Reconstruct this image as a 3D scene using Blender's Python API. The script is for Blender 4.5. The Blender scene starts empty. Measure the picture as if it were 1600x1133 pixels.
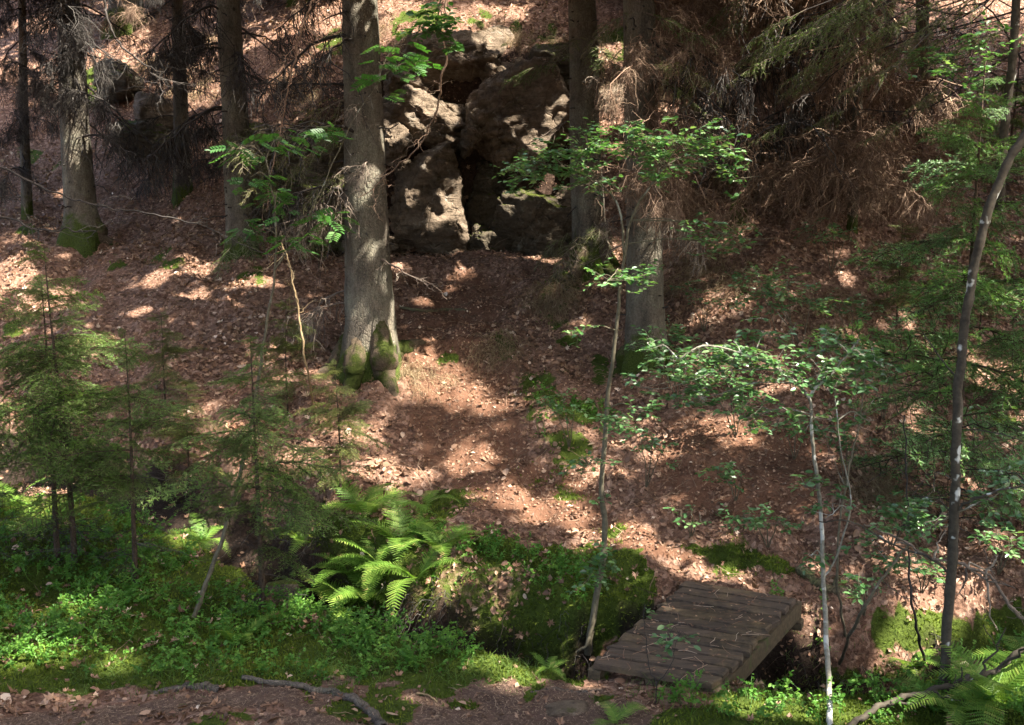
import bpy, math, random
import numpy as np
from mathutils import Vector, Matrix

C = bpy.context.scene.collection
SC = bpy.context.scene
R = math.radians

# ------------------------------------------------------------------ camera
CAM_H, PITCH, FPX = 3.2, R(9.0), 1537.0          # eye height above the bridge, tilt down, focal length in photo pixels
cam_d = bpy.data.cameras.new('camera')
cam_d.sensor_width = 36.0
cam_d.lens = FPX / 1600.0 * 36.0
cam_d.clip_start = 0.1
cam_d.clip_end = 600.0
cam = bpy.data.objects.new('camera', cam_d)
cam.location = (0, 0, CAM_H)
cam.rotation_euler = (math.pi / 2 - PITCH, 0, 0)
C.objects.link(cam)
SC.camera = cam

# ------------------------------------------------------------------ sky and sun
SUN = np.array([0.62, -0.36, 0.95]); SUN /= np.linalg.norm(SUN)   # unit vector towards the sun
sun_el = math.asin(SUN[2]); sun_az = math.atan2(SUN[0], SUN[1])
W = bpy.data.worlds.new('World'); SC.world = W; W.use_nodes = True
nt = W.node_tree; nt.nodes.clear()
o_ = nt.nodes.new('ShaderNodeOutputWorld'); b_ = nt.nodes.new('ShaderNodeBackground'); s_ = nt.nodes.new('ShaderNodeTexSky')
s_.sky_type = 'NISHITA'; s_.sun_disc = False; s_.sun_elevation = sun_el; s_.sun_rotation = sun_az
s_.air_density = 1.0; s_.dust_density = 5.0; s_.ozone_density = 0.3
b_.inputs['Strength'].default_value = 0.15
nt.links.new(s_.outputs[0], b_.inputs[0]); nt.links.new(b_.outputs[0], o_.inputs[0])
sl = bpy.data.lights.new('sun', 'SUN'); sl.energy = 5.0; sl.angle = R(0.6); sl.color = (1.0, 0.93, 0.82)
so = bpy.data.objects.new('sun', sl); C.objects.link(so)
so.rotation_euler = Vector((-SUN[0], -SUN[1], -SUN[2])).to_track_quat('-Z', 'Y').to_euler()
SC.view_settings.view_transform = 'Standard'; SC.view_settings.look = 'None'
SC.view_settings.exposure = 2.75; SC.view_settings.gamma = 1.0
SC.cycles.max_bounces = 6; SC.cycles.diffuse_bounces = 3; SC.cycles.glossy_bounces = 2; SC.cycles.transmission_bounces = 3
SC.cycles.sample_clamp_indirect = 4.0

# ------------------------------------------------------------------ geometry helpers
def at(px, py, Y):
    """the point at distance Y (metres ahead) seen at photo pixel px, py"""
    v = (566.5 - py) / FPX; u = (px - 800) / FPX
    cp, sp = math.cos(PITCH), math.sin(PITCH)
    k = Y / (cp + v * sp)
    return np.array([u * k, Y, CAM_H + k * (-sp + v * cp)])

def proj(P):
    cp, sp = math.cos(PITCH), math.sin(PITCH)
    y, z = P[:, 1], P[:, 2] - CAM_H
    d = np.maximum(y * cp - z * sp, 0.01); h = y * sp + z * cp
    return 800 + FPX * P[:, 0] / d, 566.5 - FPX * h / d

def hash3(i, j, k, seed):
    n = (i * 374761393 + j * 668265263 + k * 2147483647 + seed * 974634777) & 0xFFFFFFFF
    n = ((n ^ (n >> 13)) * 1274126177) & 0xFFFFFFFF
    n = (n ^ (n >> 16)) & 0xFFFFFFFF
    return n.astype(np.float64) / 4294967295.0 * 2 - 1

def noise3(p, seed=0):
    p = np.asarray(p, float); f = np.floor(p); i = f.astype(np.int64); t = p - f
    t = t * t * t * (t * (t * 6 - 15) + 10)
    x, y, z = i[:, 0], i[:, 1], i[:, 2]; r = 0
    for a in (0, 1):
        wa = t[:, 0] if a else 1 - t[:, 0]
        for b in (0, 1):
            wb = t[:, 1] if b else 1 - t[:, 1]
            for c in (0, 1):
                wc = t[:, 2] if c else 1 - t[:, 2]
                r = r + wa * wb * wc * hash3(x + a, y + b, z + c, seed)
    return r

def fbm(p, octv=4, seed=0, gain=0.5):
    s = 0; a = 1.0; q = np.asarray(p, float)
    for o in range(octv):
        s = s + a * noise3(q, seed + o * 17); q = q * 2.03 + 7.3; a *= gain
    return s

def fbm2(X, Y, sc, octv=4, seed=0):
    return fbm(np.stack([X * sc, Y * sc, np.zeros_like(X) + 0.5], 1), octv, seed)

def sstep(a, b, x):
    t = np.clip((x - a) / (b - a), 0, 1); return t * t * (3 - 2 * t)

def nrm(v):
    v = np.asarray(v, float); return v / np.maximum(np.linalg.norm(v, axis=-1, keepdims=True), 1e-9)

class MB:
    """collects triangles and quads; build() links them as ONE mesh object"""
    def __init__(s): s.V = []; s.F = {3: [], 4: []}; s.n = 0
    def add(s, V, F, m=0, rnd=None):
        V = np.asarray(V, float).reshape(-1, 3); F = np.asarray(F, np.int64)
        if len(F) == 0: return
        k = F.shape[1]
        if rnd is None: rnd = np.random.default_rng(len(V) + s.n).random()
        rr = np.broadcast_to(np.asarray(rnd, float), (len(F),))
        s.V.append(V); s.F[k].append((F + s.n, np.full(len(F), m), rr)); s.n += len(V)
    def join(s, o, m=None):
        for V in o.V: s.V.append(V)
        for k in (3, 4):
            for F, mm, rr in o.F[k]: s.F[k].append((F + s.n, mm if m is None else np.full(len(F), m), rr))
        s.n += o.n
    def arrays(s):
        V = np.concatenate(s.V); out = {}
        for k in (3, 4):
            if s.F[k]:
                out[k] = tuple(np.concatenate([x[i] for x in s.F[k]]) for i in range(3))
        return V, out
    def mesh(s, name, mats, smooth=True, org=None):
        V, out = s.arrays()
        if org is not None: V = V - np.asarray(org)
        me = bpy.data.meshes.new(name)
        me.vertices.add(len(V)); me.vertices.foreach_set('co', V.astype(np.float32).ravel())
        li, ls, mi, rr = [], [], [], []; pos = 0
        for k in (3, 4):
            if k in out:
                F, m, r = out[k]
                li.append(F.ravel()); ls.append(pos + np.arange(len(F)) * k); pos += F.size; mi.append(m); rr.append(r)
        li = np.concatenate(li).astype(np.int32); ls = np.concatenate(ls).astype(np.int32)
        me.loops.add(len(li)); me.loops.foreach_set('vertex_index', li)
        me.polygons.add(len(ls)); me.polygons.foreach_set('loop_start', ls)
        me.polygons.foreach_set('material_index', np.concatenate(mi).astype(np.int32))
        me.polygons.foreach_set('use_smooth', np.full(len(ls), smooth, dtype=bool))
        a = me.attributes.new('rnd', 'FLOAT', 'FACE'); a.data.foreach_set('value', np.concatenate(rr).astype(np.float32))
        for m in (mats if isinstance(mats, (list, tuple)) else [mats]): me.materials.append(m)
        me.update(calc_edges=True); me.validate()
        return me
    def build(s, name, mats, parent=None, smooth=True, org=None):
        """org: where the object's origin goes (world); geometry stays where it is"""
        me = s.mesh(name, mats, smooth, org)
        o = bpy.data.objects.new(name, me); C.objects.link(o)
        if parent is not None: o.parent = parent
        elif org is not None: o.location = org
        return o

def tag(o, label=None, cat=None, group=None, kind=None):
    if label: o['label'] = label
    if cat: o['category'] = cat
    if group: o['group'] = group
    if kind: o['kind'] = kind
    return o

def empty(name, loc, rz=0, label=None, cat=None, group=None):
    o = bpy.data.objects.new(name, None); C.objects.link(o)
    o.location = loc; o.rotation_euler = (0, 0, rz); o.empty_display_size = 0.2
    return tag(o, label, cat, group)

def kids(o): return [x for x in C.objects if x.parent == o]

def dup(root, loc, rz=0, sc=1.0, label=None, group=None, tilt=(0, 0)):
    """a copy of a thing with copies of its parts and sub-parts (shared mesh data)"""
    r = root.copy(); C.objects.link(r); r.location = loc; r.rotation_euler = (tilt[0], tilt[1], rz); r.scale = (sc, sc, sc)
    if label: r['label'] = label
    if group: r['group'] = group
    for ch in kids(root):
        c = ch.copy(); C.objects.link(c); c.parent = r
        for g in kids(ch):
            d = g.copy(); C.objects.link(d); d.parent = c
    return r

def frames(D, up=(0, 0, 1), roll=None):
    """(N,3,3) matrices whose columns are x=D, y=side, z=up-ish"""
    D = nrm(D); U = np.broadcast_to(np.asarray(up, float), D.shape)
    S = np.cross(U, D); bad = np.linalg.norm(S, axis=1) < 1e-3
    S[bad] = (0, 1, 0); S = nrm(S); Z = np.cross(D, S)
    if roll is not None:
        c, s = np.cos(roll)[:, None], np.sin(roll)[:, None]
        S, Z = S * c + Z * s, Z * c - S * s
    return np.stack([D, S, Z], 2)

def inst(mb, tV, tF, M, T, sc=None, m=0, rnd=None, rng=None):
    """N transformed copies of a template joined into mb; rnd per copy"""
    N = len(T); tV = np.asarray(tV, float)
    if N == 0: return
    V = np.einsum('nij,kj->nki', M, tV)
    if sc is not None:
        sc = np.asarray(sc, float); V = V * (sc[:, None, None] if sc.ndim == 1 else sc[:, None, :])
    V = V + np.asarray(T)[:, None, :]
    k = len(tV)
    rr = rnd if rnd is not None else (rng or np.random.default_rng(N)).random(N)
    fs = tF if isinstance(tF, dict) else {np.asarray(tF).shape[1]: np.asarray(tF)}
    first = True
    for kk, F in fs.items():
        FF = (F[None] + (np.arange(N) * k)[:, None, None]).reshape(-1, kk)
        if first: mb.add(V.reshape(-1, 3), FF, m, np.repeat(rr, len(F))); first = False
        else:
            mb.F[kk].append((FF + mb.n - N * k, np.full(len(FF), m), np.repeat(rr, len(F))))

def tubes(mb, P, Rr, sides=3, m=0, rnd=None, cap=False):
    """P (N,k,3) polylines, Rr (N,k) radii"""
    P = np.asarray(P, float); Rr = np.asarray(Rr, float)
    if P.ndim == 2: P = P[None]; Rr = Rr[None]
    N, k, _ = P.shape
    if N == 0: return
    Tn = nrm(np.gradient(P, axis=1))
    ref = np.zeros_like(Tn); ref[..., 2] = 1
    mean = nrm(Tn.mean(1)); vert = np.abs(mean[:, 2]) > 0.8
    ref[vert] = (1, 0, 0)
    U = nrm(np.cross(Tn, ref)); Vv = np.cross(Tn, U)
    ang = np.arange(sides) / sides * 2 * math.pi
    ring = (np.cos(ang)[None, None, :, None] * U[:, :, None, :] + np.sin(ang)[None, None, :, None] * Vv[:, :, None, :])
    V = P[:, :, None, :] + ring * Rr[:, :, None, None]
    i, j = np.meshgrid(np.arange(k - 1), np.arange(sides), indexing='ij')
    a = i * sides + j; b = i * sides + (j + 1) % sides
    F = np.stack([a, b, b + sides, a + sides], 2).reshape(-1, 4)
    FF = (F[None] + (np.arange(N) * k * sides)[:, None, None]).reshape(-1, 4)
    rr = np.random.default_rng(N).random(N) if rnd is None else np.broadcast_to(rnd, (N,))
    mb.add(V.reshape(-1, 3), FF, m, np.repeat(rr, len(F)))

def curves(S, D, L, grav, k, jit, rng):
    """N wandering polylines (N,k,3) from S along D, length L, sagging by grav"""
    S = np.asarray(S, float); D = nrm(D); L = np.asarray(L, float); N = len(S)
    t = np.linspace(0, 1, k)[None, :, None]
    J = np.cumsum(rng.normal(0, 1, (N, k, 3)), 1); J -= J[:, :1]
    P = S[:, None] + D[:, None] * t * L[:, None, None] + J * (jit * L)[:, None, None] / k
    P[..., 2] -= (np.asarray(grav) * L)[:, None] * (t[..., 0] ** 2) if np.ndim(grav) else grav * L[:, None] * t[..., 0] ** 2
    return P

def on_curves(P, idx, t):
    """points and tangents at parameter t on curves idx"""
    k = P.shape[1]; x = np.clip(t, 0, 0.9999) * (k - 1); i = x.astype(int); f = (x - i)[:, None]
    a, b = P[idx, i], P[idx, i + 1]
    return a * (1 - f) + b * f, nrm(b - a)

def smooth_line(pts, k):
    """Catmull-Rom through pts, k samples"""
    p = np.asarray(pts, float); p = np.concatenate([[2 * p[0] - p[1]], p, [2 * p[-1] - p[-2]]])
    n = len(p) - 3; out = []
    for t in np.linspace(0, n - 1e-6, k):
        i = int(t); f = t - i; a, b, c, d = p[i:i + 4]
        out.append(0.5 * (2 * b + (c - a) * f + (2 * a - 5 * b + 4 * c - d) * f * f + (3 * b - a - 3 * c + d) * f ** 3))
    return np.array(out)

# ------------------------------------------------------------------ materials
class NT:
    def __init__(s, name):
        s.m = bpy.data.materials.new(name); s.m.use_nodes = True; s.t = s.m.node_tree; s.t.nodes.clear()
        s.out = s.n('ShaderNodeOutputMaterial')
    def n(s, ty, **kw):
        x = s.t.nodes.new(ty)
        for k, v in kw.items(): setattr(x, k, v)
        return x
    def l(s, a, b): s.t.links.new(a, b)
    def coord(s, which='Object', scale=(1, 1, 1)):
        c = s.n('ShaderNodeTexCoord'); mp = s.n('ShaderNodeMapping'); mp.inputs['Scale'].default_value = scale
        s.l(c.outputs[which], mp.inputs[0]); return mp.outputs[0]
    def noise(s, vec, scale, detail=4, rough=0.6, dist=0.0):
        x = s.n('ShaderNodeTexNoise'); x.inputs['Scale'].default_value = scale; x.inputs['Detail'].default_value = detail
        x.inputs['Roughness'].default_value = rough; x.inputs['Distortion'].default_value = dist; s.l(vec, x.inputs['Vector']); return x.outputs['Fac']
    def vor(s, vec, scale, feature='F1', out='Distance'):
        x = s.n('ShaderNodeTexVoronoi', feature=feature); x.inputs['Scale'].default_value = scale; s.l(vec, x.inputs['Vector']); return x.outputs[out]
    def ramp(s, fac, stops):
        x = s.n('ShaderNodeValToRGB'); e = x.color_ramp.elements
        while len(e) < len(stops): e.new(0.5)
        for i, (p, c) in enumerate(stops):
            e[i].position = p; e[i].color = (*c, 1) if not np.isscalar(c) else (c, c, c, 1)
        s.l(fac, x.inputs[0]); return x.outputs[0]
    def mix(s, fac, a, b, mode='MIX'):
        x = s.n('ShaderNodeMix', data_type='RGBA', blend_type=mode)
        for v, i in ((fac, 0), (a, 6), (b, 7)):
            if hasattr(v, 'is_output'): s.l(v, x.inputs[i])
            elif i == 0: x.inputs[0].default_value = v
            else: x.inputs[i].default_value = (*v, 1)
        return x.outputs[2]
    def math(s, op, a, b=None):
        x = s.n('ShaderNodeMath', operation=op)
        for v, i in ((a, 0), (b, 1)):
            if v is None: continue
            if hasattr(v, 'is_output'): s.l(v, x.inputs[i])
            else: x.inputs[i].default_value = v
        return x.outputs[0]
    def attr(s, name): x = s.n('ShaderNodeAttribute', attribute_name=name); return x.outputs['Fac']
    def bump(s, h, strength, dist=0.02):
        x = s.n('ShaderNodeBump'); x.inputs['Strength'].default_value = strength; x.inputs['Distance'].default_value = dist
        s.l(h, x.inputs['Height']); return x.outputs[0]
    def bsdf(s, col, rough=0.8, bump=None, spec=0.3):
        x = s.n('ShaderNodeBsdfPrincipled')
        if hasattr(col, 'is_output'): s.l(col, x.inputs['Base Color'])
        else: x.inputs['Base Color'].default_value = (*col, 1)
        if hasattr(rough, 'is_output'): s.l(rough, x.inputs['Roughness'])
        else: x.inputs['Roughness'].default_value = rough
        x.inputs['Specular IOR Level'].default_value = spec
        if bump is not None: s.l(bump, x.inputs['Normal'])
        return x.outputs[0]
    def done(s, sh): s.l(sh, s.out.inputs['Surface']); return s.m

def leaf_mat(name, stops, trans=0.35, rough=0.5, spec=0.4, tcol=1.3):
    t = NT(name); col = t.ramp(t.attr('rnd'), stops)
    sh = t.bsdf(col, rough, spec=spec)
    tr = t.n('ShaderNodeBsdfTranslucent')
    t.l(t.mix(1.0, col, (tcol, tcol * 1.05, 0.45 * tcol), 'MULTIPLY'), tr.inputs[0])
    mx = t.n('ShaderNodeMixShader'); mx.inputs[0].default_value = trans
    t.l(sh, mx.inputs[1]); t.l(tr.outputs[0], mx.inputs[2])
    return t.done(mx.outputs[0])

def plain_mat(name, stops, rough=0.85, scale=None, spec=0.2):
    t = NT(name); col = t.ramp(t.attr('rnd'), stops)
    if scale: col = t.mix(0.6, col, t.ramp(t.noise(t.coord('Object'), scale), [(0.3, 0.45), (0.7, 1.4)]), 'MULTIPLY')
    return t.done(t.bsdf(col, rough, spec=spec))

def bark_mat(name, c0, c1, lichen, moss_h=None, vs=38):
    t = NT(name); v = t.coord('Object')
    vz = t.coord('Object', (1, 1, 0.45))
    plates = t.vor(vz, vs, 'DISTANCE_TO_EDGE'); n1 = t.noise(vz, 9, 6, 0.65); n2 = t.noise(v, 45, 4, 0.7); n3 = t.noise(v, 2.2, 5, 0.7)
    col = t.ramp(n1, [(0.25, c0), (0.75, c1)])
    col = t.mix(t.math('MULTIPLY', t.ramp(n3, [(0.42, 0.0), (0.66, 1.0)]), 0.65), col, lichen)
    col = t.mix(0.45, col, t.ramp(plates, [(0.0, 0.35), (0.10, 1.0)]), 'MULTIPLY')
    col = t.mix(0.7, col, t.ramp(n2, [(0.3, 0.55), (0.7, 1.35)]), 'MULTIPLY')
    st = t.noise(t.coord('Object', (3.2, 3.2, 0.5)), 1.6, 5, 0.7); col = t.mix(0.85, col, t.ramp(st, [(0.3, (0.5, 0.47, 0.45)), (0.5, (1, 1, 1)), (0.72, (1.45, 1.45, 1.35))]), 'MULTIPLY')
    kn = t.vor(t.coord('Object', (1, 1, 0.8)), 3.4); col = t.mix(t.ramp(kn, [(0.05, 0.85), (0.10, 0.0)]), col, (0.02, 0.016, 0.012))
    if moss_h is not None:
        sep = t.n('ShaderNodeSeparateXYZ'); t.l(v, sep.inputs[0])
        hh = t.math('ADD', sep.outputs[2], t.math('MULTIPLY', t.noise(v, 5, 5), -1.1))
        f = t.ramp(t.math('ADD', t.math('DIVIDE', hh, moss_h), 0.9), [(0.25, 1.0), (0.6, 0.0)])
        g = t.ramp(t.noise(v, 60, 3), [(0.3, (0.02, 0.032, 0.006)), (0.7, (0.065, 0.085, 0.014))])
        col = t.mix(f, col, g)
    h = t.math('ADD', t.math('MULTIPLY', t.ramp(plates, [(0.0, 0.0), (0.15, 1.0)]), 0.7), t.math('MULTIPLY', n2, 0.6))
    return t.done(t.bsdf(col, 0.9, t.bump(h, 0.7, 0.015), 0.15))

M_BARK = bark_mat('spruce_bark', (0.064, 0.053, 0.041), (0.158, 0.134, 0.103), (0.155, 0.155, 0.115), 0.55)
M_ROOT = bark_mat('mossy_root_bark', (0.08, 0.06, 0.04), (0.16, 0.12, 0.085), (0.08, 0.10, 0.025))
M_ROOT2 = bark_mat('worn_root_bark', (0.06, 0.05, 0.042), (0.155, 0.125, 0.105), (0.10, 0.09, 0.06))
M_BARKY = bark_mat('young_spruce_bark', (0.05, 0.032, 0.022), (0.10, 0.066, 0.045), (0.08, 0.075, 0.05), None, 60)
M_DEAD = plain_mat('dead_twig_wood', [(0.0, (0.075, 0.058, 0.046)), (0.6, (0.15, 0.115, 0.09)), (1.0, (0.30, 0.25, 0.19))])
M_DRY = plain_mat('dry_twig_wood', [(0.0, (0.09, 0.056, 0.038)), (0.6, (0.19, 0.125, 0.085)), (1.0, (0.30, 0.215, 0.145))])
M_DARKT = plain_mat('lichened_twig_wood', [(0.0, (0.018, 0.016, 0.014)), (0.6, (0.04, 0.034, 0.030)), (1.0, (0.085, 0.078, 0.068))])
M_NEEDLE = leaf_mat('spruce_needles', [(0, (0.055, 0.105, 0.025)), (0.6, (0.11, 0.185, 0.042)), (1, (0.19, 0.27, 0.07))], 0.35, 0.55, 0.3)
M_NEEDLE2 = leaf_mat('fresh_spruce_needles', [(0, (0.07, 0.15, 0.05)), (0.6, (0.12, 0.24, 0.075)), (1, (0.20, 0.33, 0.10))], 0.3, 0.45, 0.45)
M_NEEDLE3 = leaf_mat('yellowish_spruce_needles', [(0, (0.06, 0.09, 0.02)), (0.6, (0.11, 0.14, 0.03)), (1, (0.19, 0.18, 0.05))], 0.3, 0.5, 0.35)
M_CROWN = leaf_mat('crown_needles', [(0, (0.025, 0.05, 0.015)), (1, (0.06, 0.10, 0.025))], 0.2, 0.6, 0.3)
M_LEAF = leaf_mat('sapling_leaves', [(0, (0.035, 0.09, 0.03)), (0.4, (0.06, 0.145, 0.045)), (0.8, (0.11, 0.21, 0.075)), (1, (0.20, 0.27, 0.12))], 0.35, 0.33, 0.7)
M_ROWAN = leaf_mat('rowan_leaves', [(0, (0.03, 0.09, 0.018)), (0.6, (0.05, 0.14, 0.03)), (1, (0.09, 0.20, 0.045))], 0.4, 0.4, 0.5)
M_FERN = leaf_mat('fern_fronds', [(0, (0.07, 0.15, 0.02)), (0.5, (0.125, 0.225, 0.032)), (0.8, (0.21, 0.30, 0.055)), (1, (0.36, 0.30, 0.11))], 0.4, 0.5, 0.3)
M_BILB = leaf_mat('bilberry_leaves', [(0, (0.045, 0.13, 0.018)), (0.6, (0.085, 0.20, 0.028)), (1, (0.17, 0.29, 0.045))], 0.4, 0.5, 0.3)
M_MOSS = leaf_mat('moss_tufts', [(0, (0.045, 0.07, 0.010)), (0.6, (0.09, 0.125, 0.017)), (1, (0.17, 0.20, 0.034))], 0.3, 0.8, 0.1)
M_GRASS = leaf_mat('grass_blades', [(0, (0.06, 0.13, 0.02)), (1, (0.16, 0.25, 0.06))], 0.35, 0.5, 0.3)
M_HAY = leaf_mat('dry_grass', [(0, (0.15, 0.10, 0.055)), (0.6, (0.25, 0.18, 0.10)), (1, (0.42, 0.34, 0.21))], 0.2, 0.8, 0.2, 1.0)
M_LITTER = leaf_mat('fallen_leaves', [(0, (0.09, 0.05, 0.03)), (0.3, (0.17, 0.09, 0.054)), (0.6, (0.29, 0.17, 0.105)), (0.85, (0.44, 0.30, 0.21)), (1, (0.60, 0.48, 0.38))], 0.15, 0.6, 0.35, 0.9)

def stem_mat(name, c0, c1, patch, cov=0.62):
    t = NT(name); v = t.coord('Object'); n = t.noise(v, 30, 5); p = t.noise(v, 7, 3, 0.5)
    col = t.ramp(n, [(0.3, c0), (0.7, c1)])
    col = t.mix(t.ramp(p, [(cov, 0.0), (cov + 0.05, 1.0)]), col, patch)
    return t.done(t.bsdf(col, 0.8, t.bump(n, 0.4, 0.004), 0.25))
M_STEM = stem_mat('brown_sapling_bark', (0.065, 0.056, 0.035), (0.14, 0.12, 0.078), (0.24, 0.24, 0.19))
M_STEMP = stem_mat('pale_sapling_bark', (0.10, 0.092, 0.065), (0.23, 0.215, 0.17), (0.40, 0.39, 0.35), 0.57)
M_STEMD = stem_mat('dark_lichened_bark', (0.025, 0.021, 0.015), (0.068, 0.055, 0.038), (0.46, 0.47, 0.43), 0.625)

def ground_mat():
    t = NT('forest_floor'); v = t.coord('Object')
    n0 = t.noise(v, 0.9, 5, 0.6); n1 = t.noise(v, 6, 6, 0.7); n2 = t.noise(v, 38, 4, 0.75); n3 = t.vor(v, 26); nf = t.noise(v, 130, 2, 0.7)
    needle = t.ramp(n1, [(0.25, (0.048, 0.024, 0.014)), (0.55, (0.115, 0.056, 0.033)), (0.8, (0.20, 0.105, 0.064))])
    leafy = t.ramp(t.vor(v, 22, 'F1', 'Color'), [(0.2, (0.10, 0.056, 0.038)), (0.6, (0.22, 0.13, 0.09)), (0.9, (0.36, 0.24, 0.18))])
    col = t.mix(t.ramp(t.attr('litter'), [(0.2, 0.0), (0.8, 0.65)]), needle, leafy)
    col = t.mix(0.8, col, t.ramp(n2, [(0.3, 0.5), (0.7, 1.4)]), 'MULTIPLY')
    col = t.mix(t.math('MULTIPLY', t.attr('trail'), 0.8), col, t.mix(0.7, t.ramp(n1, [(0.25, (0.075, 0.036, 0.021)), (0.75, (0.165, 0.088, 0.055))]), t.ramp(nf, [(0.3, 0.6), (0.7, 1.35)]), 'MULTIPLY'))
    path = t.ramp(n1, [(0.3, (0.055, 0.035, 0.027)), (0.7, (0.15, 0.098, 0.076))])
    path = t.mix(t.ramp(nf, [(0.66, 0.0), (0.72, 0.8)]), path, (0.34, 0.25, 0.20))
    col = t.mix(t.attr('path'), col, path)
    moss = t.ramp(t.noise(v, 50, 5, 0.75), [(0.25, (0.022, 0.034, 0.006)), (0.6, (0.055, 0.078, 0.011)), (0.85, (0.12, 0.13, 0.022))])
    moss = t.mix(0.6, moss, t.ramp(n1, [(0.3, 0.6), (0.7, 1.3)]), 'MULTIPLY')
    mf = t.math('ADD', t.attr('moss'), t.math('MULTIPLY', t.math('SUBTRACT', n1, 0.5), 0.9))
    col = t.mix(t.ramp(mf, [(0.38, 0.0), (0.58, 1.0)]), col, moss)
    col = t.mix(t.attr('soil_shade'), col, t.ramp(n2, [(0.3, (0.009, 0.006, 0.0045)), (0.7, (0.030, 0.020, 0.014))]))  # soil toned near black so ditch and hollow read as deep shade
    h = t.math('ADD', t.math('MULTIPLY', n2, 0.8), t.math('ADD', t.math('MULTIPLY', n3, 0.5), t.math('MULTIPLY', nf, 0.4)))
    return t.done(t.bsdf(col, 0.92, t.bump(h, 0.8, 0.03), 0.12))
M_GROUND = ground_mat()

def rock_mat(name, c0, c1, pale, mossy):
    t = NT(name); v = t.coord('Object'); vz = t.coord('Object', (1, 1, 2.6))
    n1 = t.noise(vz, 2.6, 8, 0.65, 0.3); n2 = t.noise(v, 14, 6, 0.7); n3 = t.noise(v, 4.5, 6, 0.75, 0.5)
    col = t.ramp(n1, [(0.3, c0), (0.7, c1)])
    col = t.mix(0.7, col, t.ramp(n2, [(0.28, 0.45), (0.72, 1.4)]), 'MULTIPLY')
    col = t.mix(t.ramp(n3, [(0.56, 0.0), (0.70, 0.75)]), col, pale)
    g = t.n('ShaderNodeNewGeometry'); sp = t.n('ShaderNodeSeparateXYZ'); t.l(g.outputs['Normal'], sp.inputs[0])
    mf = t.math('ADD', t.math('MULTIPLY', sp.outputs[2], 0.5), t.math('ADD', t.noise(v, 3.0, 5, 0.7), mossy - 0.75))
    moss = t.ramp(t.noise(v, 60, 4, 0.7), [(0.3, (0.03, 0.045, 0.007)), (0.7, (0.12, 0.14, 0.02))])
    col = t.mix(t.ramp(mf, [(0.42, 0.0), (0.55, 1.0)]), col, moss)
    cr = t.vor(t.mix(0.25, v, t.n('ShaderNodeTexNoise').outputs['Color']), 2.6, 'DISTANCE_TO_EDGE'); col = t.mix(0.35, col, t.ramp(cr, [(0.0, 0.25), (0.035, 1.0)]), 'MULTIPLY')
    bed = t.ramp(t.noise(t.coord('Object', (0.8, 0.8, 7.5)), 2.0, 5, 0.6, 0.4), [(0.40, 0.0), (0.47, 1.0)]); col = t.mix(0.22, col, t.ramp(bed, [(0, 0.4), (1, 1.05)]), 'MULTIPLY')
    h = t.math('ADD', t.math('ADD', t.math('MULTIPLY', n2, 0.9), t.math('MULTIPLY', bed, 0.3)), t.math('ADD', t.math('ADD', t.noise(v, 45, 5, 0.75), t.math('MULTIPLY', t.ramp(cr, [(0.0, 0.0), (0.04, 1.0)]), .5)), t.math('MULTIPLY', n1, 1.2)))
    return t.done(t.bsdf(col, 0.93, t.bump(h, 1.0, 0.07), 0.15))
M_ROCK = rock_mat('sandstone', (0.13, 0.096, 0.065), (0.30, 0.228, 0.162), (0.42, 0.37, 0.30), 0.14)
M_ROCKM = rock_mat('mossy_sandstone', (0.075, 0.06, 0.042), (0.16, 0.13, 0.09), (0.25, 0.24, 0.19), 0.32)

def plank_mat():
    t = NT('wet_dark_planks'); v = t.coord('Object', (1.5, 22, 22)); w = t.coord('Object')
    n = t.noise(v, 2.0, 6, 0.65); n2 = t.noise(w, 70, 4, 0.8); n3 = t.noise(w, 4, 4, 0.7)
    col = t.ramp(n, [(0.25, (0.028, 0.020, 0.014)), (0.75, (0.115, 0.082, 0.057))])
    col = t.mix(t.ramp(n3, [(0.48, 0.0), (0.68, 0.7)]), col, (0.17, 0.12, 0.06))
    col = t.mix(t.ramp(t.noise(w, 2.3, 5, 0.75), [(0.52, 0.0), (0.66, 0.75)]), col, (0.018, 0.014, 0.010))
    col = t.mix(t.ramp(n2, [(0.66, 0.0), (0.72, 0.5)]), col, (0.24, 0.17, 0.13))
    col = t.mix(0.5, col, t.ramp(t.attr('rnd'), [(0, 0.65), (1, 1.4)]), 'MULTIPLY')
    return t.done(t.bsdf(col, 0.75, t.bump(t.math('ADD', n, n2), 0.6, 0.006), 0.3))
M_PLANK = plank_mat()
M_BEAM = stem_mat('weathered_beam', (0.04, 0.03, 0.018), (0.105, 0.078, 0.044), (0.06, 0.07, 0.022), 0.6)
def water_mat():
    t = NT('dark_brook_water'); n = t.noise(t.coord('Object'), 6, 3)
    return t.done(t.bsdf((0.012, 0.009, 0.006), 0.08, t.bump(n, 0.15, 0.02), 0.5))
M_WATER = water_mat()
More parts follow.
